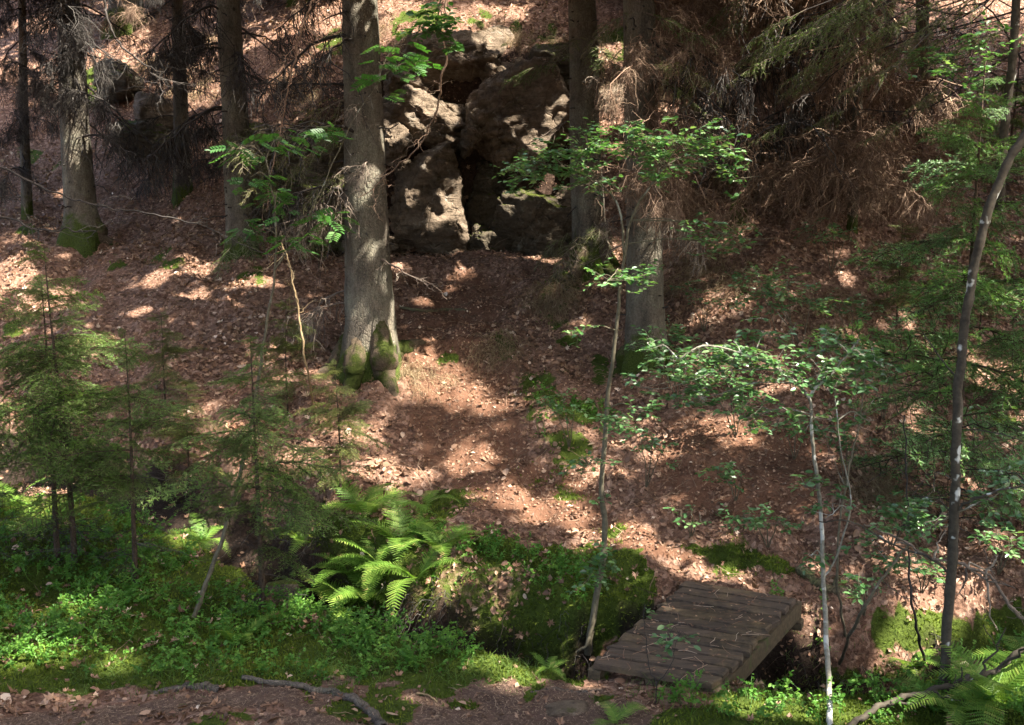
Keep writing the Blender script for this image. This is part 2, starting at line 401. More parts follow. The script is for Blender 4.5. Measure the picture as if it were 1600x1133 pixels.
# ------------------------------------------------------------------ the terrain
CP = [  # photo pixel and metres ahead: points of the ground
 (800, 1133, 5.72), (100, 1133, 5.72), (1500, 1133, 5.75), (800, 1050, 6.45), (400, 1000, 6.95), (100, 1000, 6.95), (620, 1000, 6.9), (1250, 1080, 6.2), (1550, 1080, 6.2), (1015, 1062, 6.35), (1160, 922, 7.95),
 (800, 950, 7.75), (800, 850, 8.7), (800, 750, 10), (800, 650, 11.3), (800, 550, 12.6), (800, 480, 13.8), (800, 422, 15.2), (650, 420, 15.2),
 (640, 850, 8.8), (600, 750, 10.0), (600, 650, 11.1), (575, 585, 11.95), (480, 400, 15), (520, 500, 13.2),
 (1160, 470, 12.7), (1200, 830, 9.0), (1200, 700, 10.2), (1200, 600, 11.2), (1200, 500, 12.3), (1200, 400, 13.5), (1200, 300, 14.8), (1200, 200, 16.2), (1200, 100, 18), (1200, 0, 20),
 (1005, 585, 12.0), (1010, 700, 10.4), (1000, 820, 9.1), (925, 425, 14.4), (880, 420, 14.9), (1060, 400, 14.2), (1080, 250, 16),
 (1550, 850, 9.2), (1550, 700, 10.8), (1550, 600, 12), (1550, 450, 14), (1550, 300, 16.5), (1550, 150, 19.5), (1550, 0, 23),
 (1400, 850, 9.0), (1400, 950, 7.8), (1550, 960, 7.6), (1400, 600, 11.6), (1400, 300, 15.5),
 (130, 382, 16), (375, 398, 15), (283, 310, 17.3), (200, 220, 19.5), (170, 120, 22), (150, 20, 25), (20, 300, 18), (20, 400, 15.6),
 (100, 480, 14), (100, 600, 12), (100, 720, 10.7), (100, 820, 9.3), (250, 930, 7.6), (250, 850, 8.8), (350, 500, 13.2), (350, 650, 11.2), (420, 760, 10),
 (750, 60, 18), (600, 20, 20), (450, 100, 19), (450, 200, 17.6), (950, 100, 17.8), (950, 0, 19.5), (330, 100, 20.5), (330, 210, 18.6), (480, 290, 16.7), (800, 100, 17.6), (650, 100, 17.6), (1050, 150, 17)]
WP = [(-12, 0, 1.7), (0, 0, 1.62), (12, 0, 1.7), (0, 3.5, .75), (-6, 3.5, .8), (6, 3.5, .75), (-12, 6, .3), (12, 6, .3), (-14, 9, .4), (14, 9, .9), (-14, 16, 3.6), (15, 15, 4.2), (0, -20, 2.5), (-30, -20, 3), (30, -20, 3),
 (-16, 30, 11), (0, 30, 13), (16, 30, 12.5), (-25, 50, 22), (0, 50, 24), (25, 50, 24), (-40, 75, 32), (0, 75, 33), (40, 75, 33), (-45, 20, 6), (45, 20, 7), (-45, 0, 1.5), (45, 0, 1.5)]
cps = np.array([at(*c) for c in CP] + [np.array(w, float) for w in WP])
_A = cps[:, :2]; _n = len(_A)
_K = np.sqrt(((_A[:, None] - _A[None]) ** 2).sum(2) + 0.15)
_Pm = np.concatenate([np.ones((_n, 1)), _A], 1)
_S = np.linalg.solve(np.block([[_K - 0.02 * np.eye(_n), _Pm], [_Pm.T, np.zeros((3, 3))]]), np.concatenate([cps[:, 2], np.zeros(3)]))
BROOK = np.array([(9, 7.9), (4.5, 7.55), (2.6, 7.1), (1.25, 7.05), (0.25, 7.22), (-1.1, 7.8), (-1.95, 8.6), (-2.9, 9.7), (-4.6, 10.6), (-9, 12.0)])
BROOK = smooth_line(np.c_[BROOK, np.zeros(len(BROOK))], 60)[:, :2]

def brook_d(X, Y):
    d = np.full(X.shape, 9e9)
    for a, b in zip(BROOK[:-1], BROOK[1:]):
        ab = b - a; t = np.clip(((X - a[0]) * ab[0] + (Y - a[1]) * ab[1]) / (ab @ ab), 0, 1)
        d = np.minimum(d, np.hypot(X - a[0] - t * ab[0], Y - a[1] - t * ab[1]))
    return d

def H0(X, Y):
    z = _S[_n] + _S[_n + 1] * X + _S[_n + 2] * Y
    for i in range(_n): z = z + _S[i] * np.sqrt((X - _A[i, 0]) ** 2 + (Y - _A[i, 1]) ** 2 + 0.15)
    # the hollow under the rocks
    fl = 2.28 + 0.06 * (Y - 15)
    w = sstep(-4.6, -3.6, X) * (1 - sstep(0.95, 1.5, X)) * (1 - sstep(16.9, 17.7, Y)) * sstep(14.6, 15.3, Y)
    return z * (1 - w) + np.minimum(z, fl) * w

def H(X, Y, rough=True):
    X = np.atleast_1d(np.asarray(X, float)); Y = np.atleast_1d(np.asarray(Y, float))
    z = H0(X, Y)
    d = brook_d(X, Y) + 0.20 * fbm2(X, Y, 1.6, 4, 5)
    br = np.hypot((X - 1.6) / 0.5, (Y - 8.15) / 0.5)
    z = z - 0.92 * (1 - sstep(0.18, 0.78, d)) * (0.55 + 0.45 * sstep(-4, -1, X))
    for bx, by, br_, bh in BUMPS: z = z + bh * np.exp(-((X - bx) ** 2 + (Y - by) ** 2) / br_ ** 2)
    if rough:
        amp = 0.35 + 0.65 * sstep(6.3, 8.2, Y)
        z = z + amp * (0.11 * fbm2(X, Y, 0.8, 3, 1) + 0.065 * fbm2(X, Y, 3.1, 4, 2) + 0.16 * np.maximum(0, fbm2(X, Y, 1.7, 3, 9) - 0.2))
        z = z + 0.10 * sstep(6.5, 7.2, Y) * (1 - sstep(9.2, 10.5, Y)) * (0.4 - np.abs(fbm2(X, Y, 2.9, 3, 13)))
    return z

BUMPS = []
def hit(px, py):
    """where the ray of a photo pixel meets the ground"""
    Ys = np.arange(4.5, 40, 0.04); P = np.array([at(px, py, y) for y in Ys[::1]])
    h = H(P[:, 0], P[:, 1]); i = np.argmax(P[:, 2] < h)
    return np.array([P[i, 0], P[i, 1], h[i]])

_b = [(885, 455, .45, .28), (840, 490, .3, .12), (870, 700, .35, .18), (855, 645, .35, .2), (780, 548, .3, .12), (700, 560, .3, .10), (280, 415, .5, .18), (1000, 610, .6, .14), (500, 845, .45, .22), (350, 870, .5, .14), (1000, 885, .35, .14), (860, 900, .4, .1), (1130, 480, .6, .15), (640, 600, .3, .08), (1340, 830, .4, .15), (190, 415, .5, .2), (40, 420, .5, .25), (400, 470, .5, .15), (720, 815, .35, .12)]
BUMPS = [(*hit(a, b)[:2], r, h) for a, b, r, h in _b]
def normals(X, Y, e=0.05):
    return nrm(np.stack([-(H(X + e, Y) - H(X - e, Y)) / (2 * e), -(H(X, Y + e) - H(X, Y - e)) / (2 * e), np.ones_like(X)], 1))

def in_poly(x, y, poly):
    r = np.zeros(x.shape, bool); n = len(poly)
    for i in range(n):
        (x1, y1), (x2, y2) = poly[i], poly[(i + 1) % n]
        c = ((y1 > y) != (y2 > y)) & (x < (x2 - x1) * (y - y1) / (y2 - y1 + 1e-9) + x1); r ^= c
    return r

MOSS_P = [[(-300, 760), (250, 760), (340, 820), (415, 890), (425, 955), (560, 975), (720, 985), (945, 1035), (905, 1062), (700, 1068), (560, 1055), (400, 1062), (200, 1075), (-300, 1060)],
          [(430, 830), (520, 790), (640, 815), (760, 830), (880, 870), (1015, 875), (1010, 960), (940, 1025), (760, 1010), (700, 970), (500, 950), (440, 910)],
          [(1130, 1085), (1290, 1055), (1900, 1030), (1900, 1200), (960, 1200), (1010, 1120)],
          [(1330, 950), (1900, 940), (1900, 1040), (1340, 1020)], [(1090, 865), (1230, 860), (1260, 895), (1130, 895)]]
MOSS_B = [(855, 730, 50), (890, 780, 40), (840, 600, 45), (960, 840, 35), (870, 700, 45), (855, 640, 35), (900, 640, 40), (1160, 880, 50), (540, 70, 50), (650, 40, 60), (760, 60, 60), (160, 130, 45), (20, 350, 30), (280, 410, 40), (185, 410, 30), (395, 420, 35), (950, 580, 40),
          (890, 440, 50), (850, 480, 30), (1150, 350, 40), (700, 555, 22), (790, 540, 26), (880, 530, 26), (700, 800, 60), (30, 520, 40), (1350, 820, 30), (1560, 640, 70), (850, 50, 50), (60, 250, 40), (460, 330, 90), (540, 250, 60), (990, 60, 60), (1080, 110, 60)]
PATH_P = [[(330, 1122), (480, 1118), (420, 1104), (250, 1112), (150, 1140), (140, 1250), (-300, 1250), (-300, 1200), (60, 1110), (200, 1092), (300, 1080), (420, 1062), (560, 1058), (700, 1070), (900, 1064), (960, 1075), (1015, 1120), (1000, 1250), (460, 1250), (440, 1128)]]
NEED_P = [[(1040, 650), (1180, 650), (1290, 700), (1280, 800), (1100, 820), (1010, 740)], [(640, 440), (800, 440), (760, 560), (810, 640), (830, 730), (960, 800), (1120, 890), (1010, 890), (860, 830), (700, 775), (625, 640), (600, 560)]]

def masks(X, Y, Z):
    px, py = proj(np.stack([X, Y, Z], 1))
    j = 16
    wx = px + 2.2 * j * fbm2(X, Y, 1.4, 4, 31); wy = py + 1.3 * j * fbm2(X, Y, 1.6, 5, 41)
    moss = np.zeros(X.shape); path = np.zeros(X.shape); need = np.zeros(X.shape)
    for p in MOSS_P: moss[in_poly(wx, wy, p)] = 1
    rag = sstep(-.45, .35, fbm2(X, Y, 2.6, 4, 35))
    for x, y, r in MOSS_B: moss = np.maximum(moss, rag * (1 - sstep(0.3, 1.2, np.hypot((wx - x) / r, (wy - y) / (r * 0.75)))))
    moss = moss * (1 - .5 * in_poly(wx, wy, MOSS_P[1]) * sstep(.12, .45, fbm2(X, Y, 2.1, 4, 39)))
    for p in PATH_P: path[in_poly(wx, wy, p)] = 1
    for p in NEED_P: need[in_poly(wx, wy, p)] = 1
    isl = sstep(.15, .55, fbm2(X, Y, 2.2, 4, 37)) * (Y < 7)
    path = path * (1 - .9 * isl); moss = np.where(path > 0.3, 0.25 * moss, np.maximum(moss, isl * .8 * (wy > 1055)))
    vis = (Y > 4) & (Y < 26)
    moss = np.where(vis, moss, sstep(0.2, 0.9, fbm2(X, Y, 0.6, 3, 77)) * 0.8); path = np.where(vis, path, 0)
    moss = np.where(brook_d(X, Y) < 0.41 + .10 * fbm2(X, Y, 3.0, 3, 19), 0, moss)
    return moss, path, need

def build_ground():
    xs = np.concatenate([np.linspace(-70, -10.5, 40), np.arange(-10, 10.01, 0.05), np.linspace(10.5, 70, 40)])
    ys = np.concatenate([np.linspace(-40, 4.6, 50), np.arange(4.8, 14, 0.05), np.arange(14, 26, 0.09), np.linspace(26.5, 90, 60)])
    X, Y = np.meshgrid(xs, ys); nx, ny = len(xs), len(ys)
    x, y = X.ravel(), Y.ravel(); z = H(x, y)
    mb = MB(); i, j = np.meshgrid(np.arange(ny - 1), np.arange(nx - 1), indexing='ij'); a = (i * nx + j).ravel()
    mb.add(np.stack([x, y, z], 1), np.stack([a, a + 1, a + nx + 1, a + nx], 1), 0, 0.5)
    o = mb.build('ground', M_GROUND); tag(o, kind='structure')
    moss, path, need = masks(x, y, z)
    dz = 1 - sstep(0.40, 0.54, brook_d(x, y) - .22 * (x > .9) * (x < 2.6) * (y > 6.9) + 0.10 * fbm2(x, y, 3.0, 3, 15))  # ditch shade painted as near-black soil, wider beside the bridge
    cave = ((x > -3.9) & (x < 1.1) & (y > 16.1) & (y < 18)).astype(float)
    for n, v in (('moss', moss), ('path', path), ('soil_shade', np.maximum(dz, cave * 0.8)), ('trail', need * (1 - moss)), ('litter', (1 - need) * (1 - path))):
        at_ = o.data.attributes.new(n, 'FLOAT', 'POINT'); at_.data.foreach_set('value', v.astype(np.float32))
    # brook water
    mb = MB(); zc = H0(BROOK[:, 0], BROOK[:, 1]) - 0.62
    t = nrm(np.gradient(BROOK, axis=0)); s = np.stack([-t[:, 1], t[:, 0]], 1) * 0.5
    V = np.concatenate([np.c_[BROOK + s, zc], np.c_[BROOK - s, zc]]); n = len(BROOK); k = np.arange(n - 1)
    mb.add(V, np.stack([k, k + 1, k + 1 + n, k + n], 1))
    tag(mb.build('stream_water', M_WATER), kind='structure')
build_ground()

# ------------------------------------------------------------------ rocks
def ico(sub):
    import bmesh
    bm = bmesh.new(); bmesh.ops.create_icosphere(bm, subdivisions=sub, radius=1)
    bm.verts.ensure_lookup_table()
    V = np.array([v.co[:] for v in bm.verts]); F = np.array([[v.index for v in f.verts] for f in bm.faces]); bm.free()
    return V, F
ICO = {s: ico(s) for s in (4, 5, 6)}

def rock_mb(c, size, seed, sub=6, nplanes=14, rot=(0, 0, 0), rough=1.0, strata=0.5, box=0.55):
    rng = np.random.default_rng(seed); D, F = ICO[sub]
    N = nrm(rng.normal(0, 1, (nplanes, 3))); h = rng.uniform(0.72, 1.0, nplanes)
    ax = np.concatenate([np.eye(3), -np.eye(3)]); N = np.concatenate([N, nrm(ax + rng.normal(0, 0.12, ax.shape))]); h = np.concatenate([h, np.full(6, 1 - 0.25 * (1 - box))])
    dt = D @ N.T; r = np.where(dt > 0.05, h[None] / np.maximum(dt, 0.05), 9)
    r = -np.log(np.exp(-r * 40).sum(1)) / 40          # soft minimum keeps the edges slightly worn
    r = np.clip(r, 0.2, 1.3)
    V = D * r[:, None] * np.asarray(size)
    q = V + seed * 3.1
    n = nrm(V / (np.asarray(size) ** 2))
    dsp = 0.11 * fbm(q * 1.6, 5, seed) + 0.06 * (0.35 - np.abs(fbm(q * 3.2, 5, seed + 3, .5))) + 0.022 * fbm(q * 12, 4, seed + 5, .6)
    lay = q[:, 2] * 5 + 0.8 * fbm(q * 0.9, 3, seed + 9); dsp = dsp - strata * 0.11 * (np.abs((lay % 1) - 0.5) < 0.12) * sstep(-0.2, 0.3, fbm(q * 1.3, 2, seed + 11))
    V = V + n * dsp[:, None] * rough
    E = np.array(Matrix.Rotation(rot[2], 3, 'Z') @ Matrix.Rotation(rot[1], 3, 'Y') @ Matrix.Rotation(rot[0], 3, 'X'))
    mb = MB(); mb.add(V @ E.T, F, 0, 0.5); V0 = mb.V[0]; mb.V[0] = V0 + np.asarray(c)
    return mb

rk = empty('rock_outcrop', at(740, 405, 16.2), label='brown sandstone outcrop with a dark hollow and overhanging blocks above the leafy path', cat='rock outcrop')
BLK = [  # px, py, Y, half width m, half depth, half height, rotation, seed, mossy
 (668, 322, 17.0, .76, .75, 1.12, (0.05, -0.03, 0.15), 3, 0), (655, 180, 17.5, .72, .95, .50, (0.1, 0.16, 0.2), 8, 0), (812, 192, 17.1, 1.00, .85, .88, (-0.18, -0.12, -0.25), 5, 0),
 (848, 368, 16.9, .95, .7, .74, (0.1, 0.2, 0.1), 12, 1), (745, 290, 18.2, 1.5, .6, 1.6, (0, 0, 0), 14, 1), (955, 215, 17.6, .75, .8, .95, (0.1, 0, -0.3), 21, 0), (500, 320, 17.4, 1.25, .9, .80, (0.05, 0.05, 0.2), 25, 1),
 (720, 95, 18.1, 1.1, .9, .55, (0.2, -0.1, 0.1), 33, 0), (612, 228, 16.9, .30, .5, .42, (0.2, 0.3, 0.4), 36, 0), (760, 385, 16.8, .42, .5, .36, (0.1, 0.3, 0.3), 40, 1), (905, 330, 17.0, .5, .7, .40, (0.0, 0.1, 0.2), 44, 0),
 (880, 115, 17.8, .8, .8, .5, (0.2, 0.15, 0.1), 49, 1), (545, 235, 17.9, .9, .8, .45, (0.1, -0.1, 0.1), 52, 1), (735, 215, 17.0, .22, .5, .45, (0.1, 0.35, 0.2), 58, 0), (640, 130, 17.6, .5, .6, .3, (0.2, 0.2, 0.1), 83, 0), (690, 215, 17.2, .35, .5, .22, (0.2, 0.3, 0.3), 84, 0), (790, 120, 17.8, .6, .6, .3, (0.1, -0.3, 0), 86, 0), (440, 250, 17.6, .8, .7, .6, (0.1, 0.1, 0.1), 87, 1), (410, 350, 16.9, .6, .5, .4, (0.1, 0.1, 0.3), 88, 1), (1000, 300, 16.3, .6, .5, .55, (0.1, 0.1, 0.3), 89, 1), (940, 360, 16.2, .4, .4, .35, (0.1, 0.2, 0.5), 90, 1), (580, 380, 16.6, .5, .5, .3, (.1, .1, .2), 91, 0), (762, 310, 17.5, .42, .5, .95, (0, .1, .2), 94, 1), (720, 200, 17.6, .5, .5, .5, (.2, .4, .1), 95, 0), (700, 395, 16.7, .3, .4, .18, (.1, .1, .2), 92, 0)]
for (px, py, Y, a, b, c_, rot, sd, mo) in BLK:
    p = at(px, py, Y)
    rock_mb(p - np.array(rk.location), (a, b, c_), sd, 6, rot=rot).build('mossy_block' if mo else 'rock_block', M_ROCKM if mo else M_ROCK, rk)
BOUL = [(236, 222, 18.4, (.62, .5, .34), (0.1, 0.2, 0.2), 61, 1, 'long low boulder with pale lichen patches on its flank beside the thin trunk'),
        (248, 184, 18.9, (.42, .45, .36), (0.1, 0.1, 0.4), 64, 0, 'grey rounded boulder sitting above the long low boulder'),
        (200, 212, 18.7, (.32, .4, .30), (0.2, 0.1, 0.1), 66, 1, 'dark mossy boulder at the left end of the boulder heap'),
        (186, 132, 20.6, (.50, .5, .42), (0.1, 0.2, 0.1), 69, 1, 'isolated moss capped boulder higher up the left slope by the sunny track')]
for (px, py, Y, s, rot, sd, mo, lab) in BOUL:
    p = at(px, py, Y)
    o = rock_mb(p, s, sd, 5, rot=rot).build('boulder', M_ROCKM if mo else M_ROCK, org=p); tag(o, lab, 'boulder', 'boulders on the left slope')
p = hit(885, 1112); o = rock_mb(p + np.array([0, 0, -0.02]), (.17, .10, .05), 71, 4, rough=0.12).build('flat_stone', M_ROCK, org=p); tag(o, 'flat grey stone half sunk in the bare dirt path', 'stone')
p = hit(432, 940); o = rock_mb(p + np.array([0, 0.3, -0.05]), (.16, .12, .10), 73, 4, rough=0.15).build('brook_stone', M_ROCKM, org=p); tag(o, 'dark wet stone lying in the shadowy brook hollow', 'stone')

# ------------------------------------------------------------------ the plank bridge
def on_z(px, py, z):
    a = at(px, py, 1.0); d = a - np.array([0, 0, CAM_H]); k = (z - CAM_H) / d[2]; return np.array([0, 0, CAM_H]) + d * k
def build_bridge():
    ZD = 0.10
    NL, NR, FL, FR = [on_z(*c, ZD)[:2] for c in ((920, 1037), (1116, 1071), (1075, 907), (1245, 935))]
    root = empty('footbridge', ((NL[0] + FR[0]) / 2, (NL[1] + FR[1]) / 2, 0), label='short dark plank footbridge crossing the narrow brook', cat='bridge')
    org = np.array(root.location); rng = np.random.default_rng(4)
    def box(c4, z0, z1, mb, rnd):
        c4 = np.array(c4); V = np.concatenate([np.c_[c4, np.full(4, z0)], np.c_[c4, np.full(4, z1)]]) - org
        # bevelled top edge
        ctr = c4.mean(0); ins = ctr + (c4 - ctr) * (1 - 0.012 / np.linalg.norm(c4 - ctr, axis=1))[:, None]
        V = np.concatenate([V[:4], V[4:] - [0, 0, 0.008], np.c_[ins, np.full(4, z1)] - org])
        F = [[3, 2, 1, 0], [8, 9, 10, 11]] + [[i, (i + 1) % 4, 4 + (i + 1) % 4, 4 + i] for i in range(4)] + [[4 + i, 4 + (i + 1) % 4, 8 + (i + 1) % 4, 8 + i] for i in range(4)]
        mb.add(V, F, 0, rnd)
    for i in range(12):
        t0, t1 = i / 12 + rng.uniform(.006, .010), (i + 1) / 12 - rng.uniform(.006, .010)
        j = rng.uniform(-0.028, 0.028, 4)
        L0, L1 = NL + (FL - NL) * t0, NL + (FL - NL) * t1; R0, R1 = NR + (FR - NR) * t0, NR + (FR - NR) * t1
        w = nrm(R0 - L0)
        mb = MB(); dz = rng.uniform(-0.007, 0.007)
        box([L0 + w * j[0], R0 + w * j[1], R1 + w * j[2], L1 + w * j[3]], ZD - 0.045 + dz, ZD + dz, mb, rng.random())
        mb.build('plank', M_PLANK, root, smooth=False)
    for u in (0.035, 0.5, 0.965):
        a0, a1 = NL + (NR - NL) * u, FL + (FR - FL) * u; d = nrm(a1 - a0); s = np.array([d[1], -d[0]]) * 0.045
        mb = MB(); a0 = a0 + d * 0.02; a1 = a1 + d * 0.1
        box([a0 - s, a0 + s, a1 + s, a1 - s], ZD - 0.19, ZD - 0.052, mb, 0.5); mb.build('beam', M_BEAM, root, smooth=False)
    for e0, e1, o_ in ((NL, NR, -1), (FL, FR, 1)):
        d = nrm(e1 - e0); s = np.array([-d[1], d[0]])
        mb = MB(); q = [e0 - d * .05 - s * .02 * o_, e1 + d * .05 - s * .02 * o_, e1 + d * .05 + s * .09, e0 - d * .05 + s * .09]
        box(q, -0.16, ZD - 0.195, mb, 0.4); mb.build('sill', M_BEAM, root, smooth=False)
    return NL, NR, FL, FR
BR = build_bridge()
# ------------------------------------------------------------------ gaps cut in the unseen canopy to land sunlight (photo pixel, radius m, optional distance)
SHAFT = [(585, 735, .24), (640, 745, .15), (735, 720, .2), (800, 775, .24), (880, 800, .28), (960, 830, .26), (1010, 855, .2), (1120, 900, .18), (1060, 908, .12), (600, 850, .60, 8.2), (640, 900, .45, 7.9), (540, 860, .3, 8.3), (700, 885, .25, 8.0), (560, 820, .2, 8.3), (650, 915, .22, 7.7),
 (400, 890, .24), (330, 830, .2), (280, 845, .18), (130, 30, .9), (150, 100, .7), (60, 40, .6), (200, 60, .35), (30, 370, .55), (20, 430, .5), (110, 300, .3), (290, 470, .3), (240, 440, .2), (340, 480, .2), (60, 480, .25),
 (610, 45, .5), (700, 30, .6), (780, 20, .5), (770, 75, .35), (480, 40, .4), (450, 110, .3), (510, 70, .35), (690, 150, .42, 17.0), (660, 165, .35, 16.8), (612, 170, .22, 16.6), (625, 205, .16, 16.5), (718, 300, .17, 16.5), (716, 330, .15, 16.5), (835, 225, .28, 16.2), (790, 240, .12, 16.3), (860, 248, .2, 16.2), (745, 270, .1, 16.4), (690, 330, .22, 16.4), (650, 280, .15, 16.3), (800, 180, .2, 16.2),
 (965, 150, .5, 16.9), (955, 90, .4), (1035, 180, .3), (1060, 100, .3, 14.5), (1110, 80, .4, 14), (1120, 150, .35, 14), (1080, 200, .3, 14), (1025, 340, .18, 11.8), (1022, 400, .12, 11.8), (1020, 280, .12, 11.8), (760, 370, .16, 16.4), (720, 385, .08, 16.3), (315, 150, .35), (350, 60, .3),
 (1440, 190, .28, 9.3), (1500, 180, .3, 9.3), (1400, 230, .25, 9.3), (1460, 260, .22, 9.3), (1530, 200, .2, 9.4), (1560, 600, .5), (1570, 660, .3), (1440, 680, .2), (1130, 470, .25), (1160, 360, .2), (1110, 340, .15), (895, 515, .18), (1390, 880, .25), (1500, 900, .25), (1430, 985, .3), (1500, 975, .2), (1560, 1085, .3), (1520, 1075, .22), (1240, 1110, .25), (1180, 1105, .18), (1330, 1118, .2), (960, 690, .12, 7.6), (940, 720, .1, 7.6), (985, 660, .1, 7.6),
 (1275, 700, .08, 6.8), (1270, 640, .12, 6.8), (1220, 585, .18, 6.8), (1140, 550, .22, 6.8), (1090, 545, .14, 6.8), (1310, 590, .15, 6.8), (1280, 850, .06, 6.8), (1060, 700, .10), (1230, 770, .12), (1290, 720, .12), (1480, 300, .2, 9.3), (940, 215, .12, 7.6), (1020, 430, .12, 7.6), (620, 415, .2), (720, 430, .2), (660, 470, .14), (870, 1035, .12), (780, 1040, .12), (740, 1035, .1), (860, 425, .15), (1560, 60, .3, 14), (620, 330, .1, 16.3), (310, 420, .25), (400, 440, .2), (1020, 900, .1), (350, 690, .3), (560, 680, .2), (460, 720, .2), (100, 950, .16), (30, 1030, .2), (60, 790, .25), (20, 820, .25), (180, 1040, .12)]
_rg = np.random.default_rng(88)
_sh = []
for s in SHAFT:
    p = at(s[0], s[1], s[3]) if len(s) == 4 else hit(s[0], s[1]); _sh.append((p, s[2]))
for _ in range(150):                                                # the small flecks any canopy lets through
    p = hit(_rg.uniform(0, 1600), _rg.uniform(0, 1100)); _sh.append((p, _rg.uniform(0.03, 0.12)))
_SP = np.array([p for p, r in _sh]); _SR = np.array([r * (1.05 if r > .12 else 1.0) for p, r in _sh])
# unseen canopy thinned on purpose to brighten these spots (photo pixel, radius m, share of clumps missing, distance)
SOFT = [(100, 860, .9, .6, 8.6), (300, 900, .8, .65, 8.0), (200, 1000, .8, .5, 7), (450, 1000, .8, .5, 7), (650, 1030, .7, .6, 6.7), (830, 1050, .4, .6, 6.5), (80, 600, 1.0, .65, 8.5), (250, 620, 1.0, .65, 8.5), (430, 640, .9, .65, 8.5), (600, 900, .8, .5, 8.2), (1150, 870, .6, .3, 8.6), (1200, 640, 1.0, .2, 11), (910, 120, .9, .5, 14.3), (1000, 100, .8, .4, 12), (1450, 850, 1.2, .5, 8.5), (1500, 1050, .9, .6, 6.5), (1200, 1100, .7, .6, 6.1),
        (100, 100, 2.0, .55, 21), (280, 150, 1.8, .5, 18.5), (420, 120, 1.8, .5, 18), (365, 200, 1.2, .5, 15), (60, 400, 1.5, .5, 15.5), (300, 430, 1.5, .45, 14.5), (650, 60, 2.0, .6, 18.5), (850, 60, 2.0, .55, 18.5), (680, 200, 1.0, .55, 17), (850, 230, 1.0, .4, 16.8), (1000, 120, 1.3, .55, 16), (1180, 120, 1.8, .9, 14.5), (1270, 230, 1.6, .8, 13.8), (1380, 120, 1.5, .8, 13), (1450, 220, 1.4, .6, 9.4), (1450, 400, 1.2, .4, 9.5), (1560, 600, 1.5, .5, 12), (1010, 330, .5, .4, 12), (1000, 240, 1.0, .45, 7.6), (1200, 580, 1.0, .5, 6.8), (470, 280, 1.0, .4, 8.1), (1500, 80, 1.5, .4, 12)]
_SO = [(at(a, b, y), r, k) for a, b, r, k, y in SOFT]
def lit_gap(Cc, soft=True):
    """True where a leaf clump would stand in one of the gaps"""
    out = np.zeros(len(Cc), bool)
    rj = 0.6 + 0.75 * (hash3((Cc[:, 0] * 3.3).astype(int), (Cc[:, 1] * 3.3).astype(int), (Cc[:, 2] * 3.3).astype(int), 9) * .5 + .5)
    for p, r in zip(_SP, _SR):
        d = Cc - p; a = d @ SUN; out |= (a > 0.7) & (np.linalg.norm(d - a[:, None] * SUN, axis=1) < (r + 0.08) * rj)
    h = hash3((Cc[:, 0] * 2.1).astype(int), (Cc[:, 1] * 2.1).astype(int), (Cc[:, 2] * 2.1).astype(int), 5) * .5 + .5
    for p, r, k in (_SO if soft else []):
        d = Cc - p; a = d @ SUN; out |= (a > 3.0) & (np.linalg.norm(d - a[:, None] * SUN, axis=1) < r) & (h < k * .75)
    return out

# ------------------------------------------------------------------ large spruces
def trunk_mb(line, rad, seed, k=70, sides=28, flare=0.9, fh=0.45, lobes=5):
    """line: world points from base up, rad: radii at them"""
    rng = np.random.default_rng(seed); P = smooth_line(line, k); tt = np.linspace(0, 1, len(rad)); rr = np.interp(np.linspace(0, 1, k), tt, rad)
    h = P[:, 2] - P[0, 2]; ang = np.arange(sides) / sides * 2 * math.pi
    ph = rng.uniform(0, 6.28); lob = 0.55 + 0.45 * np.cos(lobes * ang + ph + 0.6 * np.sin(2 * ang))
    fl = flare * np.exp(-np.maximum(h - 0.25, 0) / fh)
    Rr = rr[:, None] * (1 + fl[:, None] * lob[None] * 0.8)
    q = np.stack([np.broadcast_to(np.cos(ang)[None] * 1.2, Rr.shape).ravel(), np.broadcast_to(np.sin(ang)[None] * 1.2, Rr.shape).ravel(), np.repeat(h * 1.1, sides)], 1)
    Rr = Rr * (1 + 0.05 * fbm(q, 3, seed).reshape(k, sides) + 0.02 * fbm(q * 7, 2, seed + 4).reshape(k, sides))
    V = np.stack([P[:, 0, None] + np.cos(ang) * Rr, P[:, 1, None] + np.sin(ang) * Rr, np.repeat(P[:, 2, None], sides, 1)], 2).reshape(-1, 3)
    i, j = np.meshgrid(np.arange(k - 1), np.arange(sides), indexing='ij'); a = i * sides + j; b = i * sides + (j + 1) % sides
    mb = MB(); mb.add(V, np.stack([a, b, b + sides, a + sides], 2).reshape(-1, 4), 0, 0.5)
    return mb, P, rr

